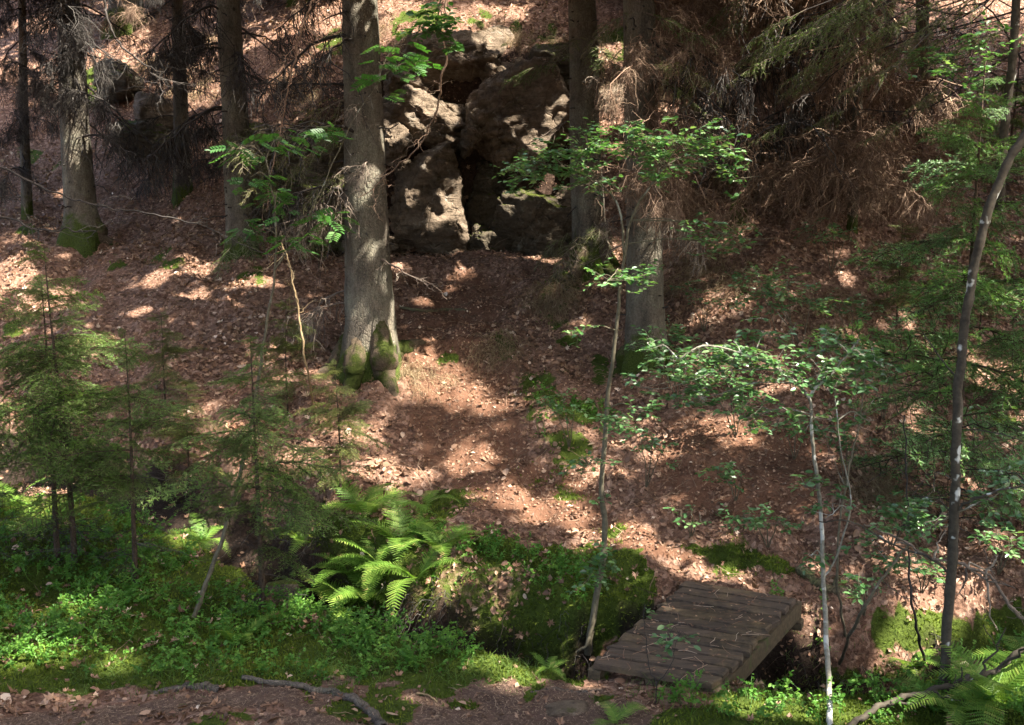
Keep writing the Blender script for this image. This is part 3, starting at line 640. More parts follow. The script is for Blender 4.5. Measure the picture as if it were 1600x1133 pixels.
def crown_mb(base, z0, z1, rmax, seed, dens=1.0):
    """needle clumps of the crown above the picture, with gaps cut to let sun through"""
    rng = np.random.default_rng(seed); mb = MB(); n = int(13000 * dens)
    z = z0 + (z1 - z0) * rng.random(n) ** 1.25; f = (z - z0) / (z1 - z0); R_ = rmax * (1 - f) ** 0.75 * (0.55 + 0.45 * sstep(0, 0.08, f))
    nb = 9; lv = np.round(z / 0.45); a = (np.floor(rng.random(n) * nb) / nb * 2 * math.pi) + lv * 2.4 + rng.normal(0, 0.13, n)
    u = np.sqrt(rng.random(n)); r = u * R_
    P = np.stack([base[0] + np.cos(a) * r, base[1] + np.sin(a) * r, lv * 0.45 - 0.16 * r + rng.normal(0, 0.10, n)], 1)
    D = nrm(np.stack([P[:, 0] - base[0], P[:, 1] - base[1], np.full(n, -0.5)], 1) + rng.normal(0, 0.45, (n, 3))); sz = rng.uniform(0.16, 0.34, n)
    k = ~lit_gap(P + D * sz[:, None] * .5) & (P[:, 2] > z0 - 0.8); P, D, sz = P[k], D[k], sz[k]; n = len(P)
    tV = np.array([[0, 0, 0], [0.45, 0.38, -0.05], [1, 0, -0.12], [0.45, -0.38, -0.05]]); tF = np.array([[0, 1, 2, 3]])
    inst(mb, tV, tF, frames(D, roll=rng.normal(0, 0.6, n)), P, sz, rng=rng)
    S = []
    bz = np.arange(z0, z1 - 0.5, 0.45); k = len(bz) * 4; zz = np.repeat(bz, 4); aa = rng.uniform(0, 6.28, k); L = rmax * (1 - (zz - z0) / (z1 - z0)) ** 0.75 * 0.8
    Pc = curves(np.stack([np.full(k, base[0]), np.full(k, base[1]), zz], 1), np.stack([np.cos(aa), np.sin(aa), np.zeros(k)], 1), L, 0.15, 5, 0.2, rng)
    fine = np.stack([Pc[:, 0] + (Pc[:, -1] - Pc[:, 0]) * f for f in np.linspace(.1, 1, 12)], 1); Pc = Pc[~lit_gap(fine.reshape(-1, 3), False).reshape(k, 12).any(1)]; k = len(Pc)
    tubes(mb, Pc, np.linspace(0.035, 0.006, 5)[None] * np.ones((k, 1)), 3, 1)
    return mb

# dead branch of a spruce, unit length along +X, twigs hanging
def dead_template(seed, hang=1.0, n2=26, n3=5, fine=0.0035, sag=0.25):
    rng = np.random.default_rng(seed); mb = MB()
    A = curves(np.zeros((1, 3)), np.array([[1, 0, 0.1]]), np.ones(1), sag, 9, 0.25, rng)
    tubes(mb, A, np.linspace(0.014, 0.004, 9)[None], 4)
    t = rng.uniform(0.12, 1, n2); S, T = on_curves(A, np.zeros(n2, int), t); side = rng.choice([-1, 1], n2)
    D = T * 0.7 + np.stack([np.zeros(n2), side * rng.uniform(0.3, 1, n2), -hang * rng.uniform(0.2, 1.1, n2)], 1)
    L = rng.uniform(0.15, 0.5, n2) * (1.1 - 0.5 * t)
    B = curves(S, D, L, 0.35 * hang, 6, 0.5, rng); tubes(mb, B, np.linspace(fine * 1.7, fine * 0.9, 6)[None] * np.ones((n2, 1)), 3)
    idx = np.repeat(np.arange(n2), n3); t = rng.uniform(0.15, 1, len(idx)); S, T = on_curves(B, idx, t)
    D = T + rng.normal(0, 0.55, (len(idx), 3)) - np.array([0, 0, 0.35 * hang])
    L3 = rng.uniform(0.05, 0.2, len(idx)); E = curves(S, D, L3, 0.4 * hang, 4, 0.6, rng); tubes(mb, E, np.linspace(fine, fine * 0.6, 4)[None] * np.ones((len(idx), 1)), 3)
    return mb
DT = [dead_template(i, h, a, b, sag=sg) for i, (h, a, b, sg) in enumerate([(0.5, 16, 4, .12), (1.0, 22, 5, .3), (1.2, 30, 6, .35), (0.3, 8, 3, .1)])]
def curtain_template(seed, n2=80, n3=9, fine=0.0023):
    rng = np.random.default_rng(seed); mb = MB()
    A = curves(np.zeros((1, 3)), np.array([[1, 0, 0.05]]), np.ones(1), .22, 10, 0.5, rng); tubes(mb, A, np.linspace(0.013, 0.003, 10)[None], 4)
    m = 9; S, T = on_curves(A, np.zeros(m, int), rng.uniform(.1, .8, m)); D = T + np.stack([np.zeros(m), rng.choice([-1, 1], m) * rng.uniform(.3, .9, m), rng.normal(0, .15, m)], 1); A2 = curves(S, D, rng.uniform(.3, .6, m), .3, 10, .5, rng); tubes(mb, A2, np.linspace(.006, .0022, 10)[None] * np.ones((m, 1)), 3)
    AA = np.concatenate([A, A2]); ix = np.where(rng.random(n2) < .4, 0, rng.integers(1, m + 1, n2)); S, T = on_curves(AA, ix, rng.uniform(.03, 1, n2))
    D = T * .6 + rng.normal(0, .45, (n2, 3)) - [0, 0, .45]; L = rng.uniform(.05, .30, n2) * rng.uniform(.5, 1, n2); B = curves(S, D, L, rng.uniform(.1, .8, n2), 6, .35, rng); tubes(mb, B, np.linspace(fine * 1.4, fine * .8, 6)[None] * np.ones((n2, 1)), 3)
    idx = np.repeat(np.arange(n2), n3); S, T = on_curves(B, idx, rng.uniform(.1, 1, len(idx))); E = curves(S, T * .6 + rng.normal(0, .6, (len(idx), 3)) - [0, 0, .25], rng.uniform(.03, .13, len(idx)), .4, 4, .7, rng); tubes(mb, E, np.linspace(fine * .9, fine * .5, 4)[None] * np.ones((len(idx), 1)), 3)
    return mb
DENSE = [curtain_template(20 + i) for i in range(4)]
def tmesh(name, mbs, mats): return [m.mesh(name, mats) for m in mbs]
ME_DEAD = tmesh('branch', DT, M_DEAD); ME_DARK = tmesh('branch', DT, M_DARKT); ME_DRY = tmesh('branch', DENSE, M_DRY); ME_DENSED = tmesh('branch', DENSE, M_DARKT)

# live spruce spray, unit length along +X
def live_template(seed, nlat=14, needle=0.036, step=0.021, nw=0.0080, droop=0.24, m_needle=1):
    rng = np.random.default_rng(seed); mb = MB()
    A = curves(np.zeros((1, 3)), np.array([[1, 0, 0.06]]), np.ones(1), droop, 8, 0.12, rng); tubes(mb, A, np.linspace(0.010, 0.003, 8)[None], 3)
    t = np.tile(np.linspace(0.1, 0.98, nlat), 2) + rng.normal(0, 0.015, nlat * 2); sd = np.repeat([-1, 1], nlat); S, T = on_curves(A, np.zeros(nlat * 2, int), t)
    a = rng.uniform(0.75, 1.05, nlat * 2); L = (0.40 * np.clip(1 - t, 0, 1) ** 0.75 + 0.07) * rng.uniform(0.7, 1.15, nlat * 2) * np.clip(0.5 + 2.2 * t, 0, 1)
    D = np.stack([np.cos(a), sd * np.sin(a), rng.normal(-0.18, 0.22, nlat * 2)], 1)
    B = curves(S, D, L, 0.3, 5, 0.25, rng); tubes(mb, B, np.linspace(0.0045, 0.002, 5)[None] * np.ones((len(B), 1)), 3)
    ns = 4; big = np.where(L > 0.16)[0]; idx = np.repeat(big, ns); t2 = np.tile(np.linspace(0.3, 0.85, ns), len(big)); S2, T2 = on_curves(B, idx, t2); s2 = np.where(rng.random(len(idx)) < .5, -1, 1)
    sidev = np.cross(T2, [0, 0, 1]) * s2[:, None]; D2 = T2 * 0.75 + sidev * 0.65; Bs = curves(S2, D2, L[idx] * 0.42 * (1.15 - t2), 0.15, 5, 0.2, rng)
    allc = np.concatenate([B, Bs, np.concatenate([A[:, i:i + 2] for i in range(7)], 0)[:, [0, 0, 0, 1, 1]] * 0 + np.stack([np.linspace(A[0, i], A[0, i + 1], 5) for i in range(7)])])
    tubes(mb, Bs, np.full((len(Bs), 5), 0.002), 3)
    ln = np.linalg.norm(np.diff(allc, axis=1), axis=2).sum(1); cnt = np.maximum(2, (ln / step).astype(int))
    idx = np.repeat(np.arange(len(allc)), cnt * 3); tt = rng.random(len(idx)); S3, T3 = on_curves(allc, idx, tt)
    side = nrm(np.cross(T3, [0, 0, 1.0])); ang = rng.uniform(-0.5, math.pi + 0.5, len(idx))
    D3 = T3 * 0.75 + side * np.cos(ang)[:, None] + np.array([0, 0, 1]) * (np.sin(ang) * 0.7)[:, None]
    tV = np.array([[0, -0.5, 0], [0, 0.5, 0], [1, 0, 0]]) * np.array([1, nw / needle, 1])
    inst(mb, tV, np.array([[0, 1, 2]]), frames(D3, roll=rng.uniform(-.8, .8, len(idx))), S3, needle * rng.uniform(0.7, 1.2, len(idx)), m_needle, np.repeat(rng.random(len(allc)), cnt * 3) * 0.7 + 0.3 * rng.random(len(idx)))
    return mb
LIVE = [live_template(i) for i in range(4)]
ME_LIVE = tmesh('branch', [live_template(40 + i, 17, 0.022, 0.013, 0.005, 0.22) for i in range(3)], [M_DEAD, M_NEEDLE])
ME_LIVE2 = tmesh('branch', [live_template(50 + i, 17, 0.022, 0.014, 0.005, 0.3) for i in range(2)], [M_DEAD, M_NEEDLE3])

def add_branch(root, P, az, pitch, L, me, roll=0.0):
    o = bpy.data.objects.new('branch', me); C.objects.link(o); o.parent = root
    o.location = Vector(P) - root.location; o.scale = (L, L, L); o.rotation_mode = 'XYZ'
    o.rotation_euler = (roll, -pitch, az); return o

def big_spruce(pts, label, seed, crown=(0, 3.0, 22, 1.0), fl=(0.9, .45), roots=(), group='tall spruces with bare grey trunks', lobes=5):
    """pts: (px, py, Y, width px) from the base up"""
    rng = np.random.default_rng(seed); P = [at(a, b, y) for a, b, y, w in pts]; rad = [w / 2 * y / FPX for a, b, y, w in pts]
    base = P[0].copy(); base[2] = H(base[0], base[1])[0]
    top = P[-1] + (P[-1] - P[1]) * (crown[2] - P[-1][2]) / (P[-1][2] - P[1][2])
    line = [base - [0, 0, 0.35]] + [base + [0, 0, 0.03]] + P[1:] + [top]; radl = [rad[0]] + [rad[0]] + rad[1:] + [0.03]
    root = empty('spruce_tree', base, label=label, cat='tree', group=group)
    # resample radii by height
    LN = smooth_line(line, 160); hz = [p[2] for p in line]; k = 110
    zz = np.concatenate([np.linspace(base[2] - 0.35, base[2] + 2.2, 60), np.linspace(base[2] + 2.3, crown[2], 50)])
    Ls = np.stack([np.interp(zz, LN[:, 2], LN[:, i]) for i in (0, 1)] + [zz], 1)
    mb, Pl, rr = trunk_mb(Ls - base, np.interp(zz, hz, radl), seed, k, 28, fl[0], fl[1], lobes)
    zc = CAM_H + base[1] * math.tan(R(11.3)) + 1.0 + crown[0]
    cm = crown_mb(base, zc, crown[2] + 0.3, crown[1], seed + 100, crown[3]); cm.build('crown', [M_CROWN, M_DEAD], root, org=base)
    def at_h(py):
        z = at(pts[0][0], py, base[1])[2]; return np.array([np.interp(z, LN[:, 2], LN[:, 0]), np.interp(z, LN[:, 2], LN[:, 1]), z]), np.interp(z, hz, radl)
    # broken branch stubs along the trunk
    n = 34; pys = rng.uniform(0, max(pts[0][1] - 60, 20), n); mbs = MB()
    for py in pys:
        c, r_ = at_h(py); a = rng.uniform(math.pi, 2 * math.pi) if rng.random() < .8 else rng.uniform(0, 3.14); d = np.array([math.cos(a), math.sin(a), rng.uniform(-.3, .25)])
        L = rng.choice([0.03, 0.06, 0.12, 0.3], p=[.35, .35, .2, .1]); Pc = curves(np.array([c + d * r_ * 0.9]) - base, d[None], np.array([L + 0.02]), 0.15, 5, 0.3, rng); tubes(mbs, Pc, np.linspace(0.012, 0.006, 5)[None], 5)
    mb.join(mbs, 1); mb.build('trunk', [M_BARK, M_DARKT], root)
    for (dx, dy, len_, r0) in roots:                                 # buttress roots: pixel offset of the tip from the base
        tip = hit(pts[0][0] + dx, pts[0][1] + dy); v = tip - base; hd = nrm(v * [1, 1, 0]); tr = rad[0]; tip = base + hd * max(np.linalg.norm(v[:2]), tr * 2.0); tip[2] = H(tip[0], tip[1])[0]
        p0 = base + hd * tr * 0.62 + [0, 0, len_ * 1.25]; p1 = base + hd * tr * 1.08 + [0, 0, len_ * 0.5]; p2 = base * 0.45 + tip * 0.55; p2[2] = H(p2[0], p2[1])[0] + r0 * 0.55; p3 = tip - [0, 0, r0 * 0.5]
        ln = smooth_line([p0, p1, p2, p3], 22); rad_ = np.interp(np.linspace(0, 1, 22), [0, .3, .7, 1], [r0 * 0.6, r0 * .85, r0 * 0.7, r0 * 0.3]) * (1 + 0.05 * rng.normal(0, 1, 22))
        m2 = MB(); tubes(m2, ln[None] - base, rad_[None], 14); V = m2.V[0]; V += nrm(V - V.mean(0)) * (0.03 * fbm(V * 7, 3, seed))[:, None]
        m2.build('root', M_MOSSROOT, root)
    return root, at_h
def mossroot():
    t = NT('moss_covered_root'); v = t.coord('Object'); n = t.noise(v, 60, 4, 0.75); m = t.noise(v, 4, 4, 0.6)
    col = t.ramp(n, [(0.3, (0.014, 0.021, 0.005)), (0.7, (0.05, 0.062, 0.012))])
    col = t.mix(t.ramp(m, [(0.44, 0.0), (0.56, 1.0)]), col, t.ramp(n, [(0.3, (0.045, 0.033, 0.022)), (0.7, (0.12, 0.09, 0.06))]))
    return t.done(t.bsdf(col, 0.95, t.bump(n, 0.9, 0.02), 0.1))
M_MOSSROOT = mossroot()

def dead_set(root, at_h, seed, n, py0, py1, Lr, mes, az=None, pitch=(-0.5, 0.1)):
    rng = np.random.default_rng(seed)
    for i in range(n):
        c, r_ = at_h(rng.uniform(py0, py1)); a = rng.uniform(*az) if az else rng.uniform(0, 6.28)
        add_branch(root, c + np.array([math.cos(a), math.sin(a), 0]) * r_ * 0.9, a, rng.uniform(*pitch), rng.uniform(*Lr), mes[i % len(mes)], rng.uniform(-.3, .3))

T1, h1 = big_spruce([(578, 572, 12.0, 84), (577, 480, 12, 76), (572, 300, 12, 65), (567, 150, 12, 58), (562, 0, 12, 51)], 'thickest spruce, with moss covered buttress roots beside the leafy path', 1, (0.3, 3.0, 24, 1.0),
                    (0.8, .38), ((-88, 10, .42, .17), (-26, 34, .42, .16), (24, 26, .52, .20), (72, -32, .52, .17), (-62, -28, .4, .13), (95, -40, .2, .12)), lobes=4)
T2, h2 = big_spruce([(928, 432, 14.5, 66), (922, 380, 14.5, 54), (915, 250, 14.5, 47), (912, 120, 14.5, 44), (909, 0, 14.5, 42)], 'grey spruce on a mossy bank at the right edge of the rock hollow', 2, (0.2, 2.8, 24, 1.0), (0.5, .3), ((-50, 25, .25, .12), (40, 8, .25, .12)))
T3, h3 = big_spruce([(1008, 580, 12.0, 66), (1008, 480, 12, 61), (1004, 300, 12, 54), (1001, 150, 12, 50), (999, 0, 12, 47)], 'spruce with a sunlit stripe down its bark and dry twigs hanging round it', 3, (0.4, 2.8, 24, 1.0), (0.45, .3), ((-55, 8, .22, .12), (45, 15, .2, .1)))
T4, h4 = big_spruce([(378, 402, 15, 50), (374, 330, 15, 43), (366, 150, 15, 38), (357, 0, 15, 34)], 'spruce in front of brown slope with green sprays screening its lower trunk', 4, (0.2, 2.6, 22, 1.0), (0.5, .25))
T5, h5 = big_spruce([(130, 385, 16, 56), (126, 330, 16, 46), (116, 180, 16, 41), (106, 0, 16, 32)], 'shaded spruce at the sunny track with a mossy foot and drooping dark twigs', 5, (0.2, 2.7, 22, 1.0), (0.6, .3), ((40, -5, .3, .12),))
T6, h6 = big_spruce([(287, 318, 17.3, 30), (284, 240, 17.3, 24), (281, 120, 17.3, 20), (277, 0, 17.3, 16)], 'slender spruce trunk standing beside the heap of boulders', 6, (0.2, 2.2, 20, 0.8), (0.5, .2))
dead_set(T1, h1, 11, 7, 120, 480, (0.5, 1.1), ME_DEAD, (2.4, 7.0)); dead_set(T1, h1, 12, 6, -20, 320, (1.0, 1.6), ME_DARK, (2.6, 4.4))
dead_set(T2, h2, 13, 6, 40, 400, (0.4, 0.9), ME_DEAD); dead_set(T2, h2, 14, 3, 300, 380, (0.6, 0.9), ME_LIVE2, (3.2, 5.5), (-0.8, -0.3))
dead_set(T3, h3, 15, 8, 30, 420, (0.5, 1.0), ME_DEAD); dead_set(T3, h3, 16, 16, -60, 260, (0.7, 1.5), ME_DRY, (-1.9, 1.0), (-0.5, 0.0)); dead_set(T3, h3, 26, 3, -60, 200, (1.0, 1.8), ME_DARK, (-1.2, 0.8), (-0.7, -0.2))
dead_set(T4, h4, 17, 15, -80, 300, (0.8, 1.6), ME_DARK + ME_DENSED[:2]); dead_set(T4, h4, 18, 6, 180, 360, (0.7, 1.4), ME_LIVE2, (-2.2, 0.2), (-0.6, -0.1)); dead_set(T4, h4, 19, 3, 320, 385, (.5, .8), ME_LIVE, (3.4, 5.8), (-.7, -.3))
dead_set(T5, h5, 20, 20, -90, 260, (0.9, 1.7), ME_DARK + ME_DENSED[:2], (-2.6, 1.0), (-0.7, 0.0))
dead_set(T6, h6, 21, 16, -60, 250, (0.6, 1.3), ME_DARK + ME_DENSED[:1])
# green sprays reaching into the picture from above
for root, px, py, Y, az, pit, L, me in ((T2, 880, 92, 14.2, 3.5, -.25, 1.0, ME_LIVE), (T2, 930, 70, 14.0, 5.0, -.35, .9, ME_LIVE), (T2, 900, 60, 14.0, 4.2, -.3, .8, ME_LIVE2), (T3, 1020, 85, 11.6, 5.6, -.3, 1.0, ME_LIVE2), (T3, 1010, 20, 11.7, 6.0, -.3, .9, ME_LIVE), (T3, 985, 20, 11.7, 3.6, -.4, .8, ME_LIVE2), (T3, 1030, 120, 11.7, 5.9, -.5, .7, ME_LIVE),
    (T1, 545, 200, 11.8, 3.3, -.45, 1.0, ME_LIVE2), (T1, 545, 260, 11.8, 3.5, -.5, .9, ME_LIVE2), (T1, 548, 320, 11.8, 3.2, -.6, .8, ME_LIVE), (T1, 550, 150, 11.9, 3.0, -.4, 1.2, ME_LIVE2)):
    add_branch(root, at(px, py, Y), az, pit, L, me[(int(px) // 7) % len(me)])
# farther trees on the hill
FAR = [((1228, 130, 19.0, 60), (1226, -20, 19.0, 52), 'broad greenish trunk at the top of the slope behind the dry twigs'), ((1443, 245, 17.5, 22), (1441, -20, 17.5, 18), 'dark straight trunk high on the right slope behind bright sprays'),
       ((200, 55, 24, 52), (196, -30, 24, 44), 'trunk with a wide mossy foot at the top of the sunny track'), ((1375, 205, 18.5, 16), (1395, -20, 18.5, 13), 'thin leaning trunk in the brown thicket of the right slope'), ((470, 60, 22, 30), (468, -20, 22, 26), 'dim trunk on the hilltop between two nearer spruces'), ((745, 20, 23, 28), (744, -30, 23, 26), 'dim trunk on the hilltop right above the rock outcrop'), ((1090, 60, 20, 26), (1088, -30, 20, 24), 'trunk on the hill crest beside the dry hanging twigs')]
for i, (b, t, lab) in enumerate(FAR):
    r_, hh = big_spruce([b, ((b[0] + t[0]) / 2, (b[1] + t[1]) / 2, b[2], (b[3] + t[3]) / 2), t], lab, 30 + i, (0.2, 3.0, 26, .8), (0.6, .3), group='spruces far up the slope')
    dead_set(r_, hh, 60 + i, 8, -60, max(b[1] - 20, 30), (0.8, 1.8), ME_DARK + ME_DRY)
# a tall spruce whose dry lower branches hang into the upper right, trunk out of the picture above right slope
T8, h8 = big_spruce([(1330, 380, 14.2, 16), (1335, 250, 14.2, 14), (1345, 100, 14.2, 13), (1352, -20, 14.2, 11)], 'dark spruce wrapped in curtains of dry brown twigs on the right slope', 8, (0.3, 2.8, 22, 1.0), (0.3, .2))
dead_set(T8, h8, 71, 34, -120, 300, (1.0, 2.4), ME_DRY, None, (-0.5, 0.05)); dead_set(T8, h8, 72, 10, -120, 160, (1.4, 2.6), ME_DARK, (2.4, 4.4), (-0.5, -0.1))
T10 = empty('spruce_tree', (6.7, 11.2, H(6.7, 11.2)[0]), label='spruce just outside the right picture edge whose green boughs hang into the upper right', cat='tree', group='tall spruces with bare grey trunks')
zz = np.linspace(-.3, 20, 40); mb, _, _ = trunk_mb(np.stack([0 * zz, 0 * zz, zz], 1), np.linspace(.2, .02, 40), 190, 40, 14); mb.build('trunk', M_BARK, T10)
crown_mb(np.array(T10.location), 7.6, 21, 2.8, 191, .8).build('crown', [M_CROWN, M_DEAD], T10, org=T10.location)
for px, py, Y, az, pit, L in ((1290, 40, 11, 3.6, -.25, 1.0), (1330, 10, 10.5, 4.2, -.35, 1.1), (1400, 0, 10, 4.6, -.4, 1.2), (1440, 20, 10, 5.2, -.35, 1.0), (1240, 55, 11.5, 3.3, -.3, .9), (1480, 0, 10, 5.6, -.3, 1.0), (1370, -20, 10, 4.0, -.45, 1.3), (1420, -25, 10, 3.8, -.3, 1.2), (1540, -10, 10.5, 4.6, -.4, 1.1), (1180, 30, 12, 3.0, -.25, .8), (1310, 90, 11.5, 4.0, -.3, .9), (1500, 50, 10.5, 4.4, -.3, 1.0), (1450, 60, 11, 5.0, -.3, .9), (1580, 40, 10, 4.2, -.3, 1.0), (1260, 15, 11, 4.4, -.35, .9), (1350, 60, 11, 5.3, -.3, .8), (1210, 90, 12, 4.0, -.4, .8), (1390, 110, 11.5, 4.7, -.3, .8), (1280, 120, 12, 3.8, -.3, .7), (1180, -10, 12, 4.2, -.4, 1.0), (1330, 170, 12.5, 4.4, -.3, .7), (1420, 190, 12, 5.1, -.3, .7), (1240, 190, 13, 4.1, -.35, .7), (1500, 130, 11, 4.0, -.3, .8)):
    e = at(px, py, Y); lo = np.array(T10.location); s0 = np.array([lo[0], lo[1], e[2] + .35 * np.hypot(e[0] - lo[0], e[1] - lo[1]) + .1]); _r = np.random.default_rng(int(px * 3 + py)); s0 = s0 + [0, 0, _r.uniform(-.5, .9)]; mid = _r.normal(0, .22, (2, 3)); bl = smooth_line([s0, s0 * .66 + e * .34 + mid[0] + [0, 0, .15], s0 * .33 + e * .67 + mid[1] - [0, 0, .1], e], 18)
    mb = MB(); tubes(mb, bl[None] - lo, np.linspace(.015, .005, 18)[None], 6); S_, T_ = on_curves(bl[None] - lo, np.zeros(30, int), _r.uniform(.15, 1, 30)); Q_ = curves(S_, T_ * .6 + _r.normal(0, .5, (30, 3)) - [0, 0, .3], _r.uniform(.1, .5, 30), .4, 6, .4, _r); tubes(mb, Q_, np.linspace(.003, .0012, 6)[None] * np.ones((30, 1)), 3); mb.build('bough', M_DARKT, T10)
    add_branch(T10, at(px, py, Y), math.pi + .35 * math.sin(az * 7), pit, L * 0.85, ME_LIVE[int(px) % 3])
T9, h9 = big_spruce([(40, 300, 17, 16), (38, 200, 17, 14), (36, 100, 17, 12), (34, -20, 17, 10)], 'thin dead spruce with sooty twigs near the upper left edge', 9, (0.2, 1.5, 16, .5), (0.3, .2))
dead_set(T9, h9, 81, 26, -80, 270, (0.5, 1.3), ME_DENSED + ME_DARK, None, (-0.7, 0.0))
# the forest round about (outside the picture): the canopy that shades the place
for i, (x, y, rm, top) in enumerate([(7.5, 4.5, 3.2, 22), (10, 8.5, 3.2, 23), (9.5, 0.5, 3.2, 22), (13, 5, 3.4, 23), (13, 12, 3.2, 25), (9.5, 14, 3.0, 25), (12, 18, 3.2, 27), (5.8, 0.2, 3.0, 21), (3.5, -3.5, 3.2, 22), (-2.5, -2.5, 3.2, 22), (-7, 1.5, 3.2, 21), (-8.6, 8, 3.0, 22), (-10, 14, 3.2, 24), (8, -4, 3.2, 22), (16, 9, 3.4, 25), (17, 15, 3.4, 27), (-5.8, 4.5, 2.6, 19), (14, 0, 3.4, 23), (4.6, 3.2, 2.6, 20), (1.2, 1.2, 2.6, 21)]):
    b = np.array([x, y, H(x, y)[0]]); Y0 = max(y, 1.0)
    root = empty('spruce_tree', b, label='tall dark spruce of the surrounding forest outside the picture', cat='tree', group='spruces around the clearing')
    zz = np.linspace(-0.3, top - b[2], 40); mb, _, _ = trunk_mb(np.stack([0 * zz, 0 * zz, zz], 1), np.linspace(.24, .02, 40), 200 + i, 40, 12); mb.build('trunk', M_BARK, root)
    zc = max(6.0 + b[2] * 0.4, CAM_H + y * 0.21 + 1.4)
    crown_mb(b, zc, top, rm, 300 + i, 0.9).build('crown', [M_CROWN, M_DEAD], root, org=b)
# ------------------------------------------------------------------ young spruces
def young_spruce(name, hgt, rmax, seed, start, nb, mats, tr=0.022, dead_low=True):
    """prototype at the origin: trunk + crown + dead lower twigs"""
    rng = np.random.default_rng(seed); root = empty(name, (0, 0, -50))
    zz = np.linspace(-0.15, hgt, 26); x = 0.03 * np.sin(zz * 1.3 + seed); line = np.stack([x, x * 0.5, zz], 1)
    m = MB(); tubes(m, line[None], np.linspace(tr, 0.003, 26)[None], 9); m.build('trunk', M_BARKY, root)
    cm = MB(); f = np.sort(rng.random(nb)); lv = start + (hgt - start) * np.round(f * 18) / 18.0
    for i in range(nb):
        z = lv[i] + rng.normal(0, 0.05); q = (z - start) / (hgt - start); L = rmax * (1 - q) ** 0.6 * rng.uniform(0.35, 1.15) * (0.7 + 0.3 * sstep(0, .25, q)) + 0.08
        a = rng.uniform(0, 6.28); pit = rng.normal(0.08, 0.2) + 0.7 * max(0, q - 0.6) - 0.25 * max(0, 0.4 - q)
        E = np.array(Matrix.Rotation(a, 3, 'Z') @ Matrix.Rotation(-pit, 3, 'Y') @ Matrix.Rotation(rng.normal(0, .45), 3, 'X'))
        t = LIVE[rng.integers(4)]; V, out = t.arrays(); xx = np.interp(z, zz, x)
        first = True; V2 = (V * L) @ E.T + [xx, xx * 0.5, z]
        for k in (3, 4):
            F, mm, rr = out[k]
            if first: cm.V.append(V2); cm.F[k].append((F + cm.n, mm, rr)); first = False; n0 = cm.n; cm.n += len(V2)
            else: cm.F[k].append((F + n0, mm, rr))
    cm.build('crown', mats, root)
    if dead_low:
        dm = MB(); n = 26; z = rng.uniform(0.1, start + 0.35, n); a = rng.uniform(0, 6.28, n)
        P = curves(np.stack([np.interp(z, zz, x), np.interp(z, zz, x) * .5, z], 1), np.stack([np.cos(a), np.sin(a), rng.normal(0, .15, n)], 1), rng.uniform(.15, .55, n), 0.15, 6, .35, rng); tubes(dm, P, np.linspace(.0045, .0018, 6)[None] * np.ones((n, 1)), 3)
        idx = np.repeat(np.arange(n), 5); S, T = on_curves(P, idx, rng.uniform(.2, 1, len(idx))); Q = curves(S, T + rng.normal(0, .6, (len(idx), 3)), rng.uniform(.06, .2, len(idx)), .2, 4, .5, rng); tubes(dm, Q, np.full((len(idx), 4), .0016), 3)
        dm.build('dead_wood', M_DARKT, root)
    return root
YA = young_spruce('young_spruce', 2.9, 1.05, 1, 0.7, 48, [M_BARKY, M_NEEDLE], .030); tag(YA, 'x', 'tree')
YB = young_spruce('young_spruce', 2.5, 0.95, 2, 0.75, 36, [M_BARKY, M_NEEDLE], .027); tag(YB, 'x', 'tree')
YC = young_spruce('young_spruce', 2.6, 0.95, 3, 0.35, 52, [M_BARKY, M_NEEDLE2], 0.02); tag(YC, 'x', 'tree')
YD = young_spruce('young_spruce', 2.0, 0.85, 4, 0.25, 42, [M_BARKY, M_NEEDLE3], 0.018, False); tag(YD, 'x', 'tree')
G = 'young spruces'
def put(proto, px, py, top, rz, label, sx=None, group=G, Y=None, tilt=(0, 0)):
    """stand a copy on the ground at px, py so that its tip reaches photo row top"""
    p = hit(px, py) if Y is None else at(px, py, Y); zt = at(px, top, p[1])[2]; hgt = {YA: 2.9, YB: 2.5, YC: 2.6, YD: 2.0}[proto]
    s = (zt - p[2]) / hgt; o = dup(proto, p, rz, s, label, group, tilt)
    if sx: o.scale = (s * sx, s * sx, s)
    return o
put(YA, 112, 888, 375, 0.3, 'tall dark young spruce, right of a close pair of trunks among the bilberries')
put(YB, 94, 880, 440, 2.1, 'dark young spruce, left of a close pair of trunks among the bilberries', 1.1)
put(YB, 216, 912, 520, 4.0, 'thin young spruce standing alone between the close pair and the leaning stem', 1.1)
put(YA, 410, 952, 520, 1.2, 'young spruce at the brook hollow beside the bright ferns, foliage high up', 1.15)
put(YA, -40, 900, 430, 3.3, 'young spruce cut by the left picture edge', 1.0)
put(YC, 1484, 860, 95, 0.7, 'bright green young spruce in sunlight behind the dark leaning trunk', 1.0)
put(YD, 452, 650, 470, 0.2, 'small yellowish spruce beside a pale dead stem left of the thickest trunk', 1.0)
put(YD, 530, 780, 570, 2.2, 'small shaded spruce in front of the moss covered buttress roots', 1.2)
put(YD, 260, 640, 490, 1.1, 'small yellow green spruce on the slope behind the lone thin trunk', 1.2)
put(YD, 300, 790, 600, 5.1, 'shaded young spruce over the dark brook bank left of the leaning stem', 1.2)
put(YC, 1590, 650, 400, 2.4, 'soft green young spruce on the right edge behind the sunlit ground', 1.2)
put(YD, 1400, 520, 350, 3.9, 'low yellow green spruce in the thicket left of the dark leaning trunk', 1.3)
put(YD, 1530, 520, 390, 0.9, 'low feathery spruce just right of the dark leaning trunk', 1.3)
put(YC, 1320, 260, 90, 4.2, 'small spruce high on the right slope among dry twigs', 1.1)
put(YB, 1570, 330, 60, 1.9, 'dark spruce in the upper right corner behind the thin trunk', 1.2)
put(YD, 500, 420, 300, 0.5, 'little spruce at the foot of the slope left of the rock hollow', 1.3)
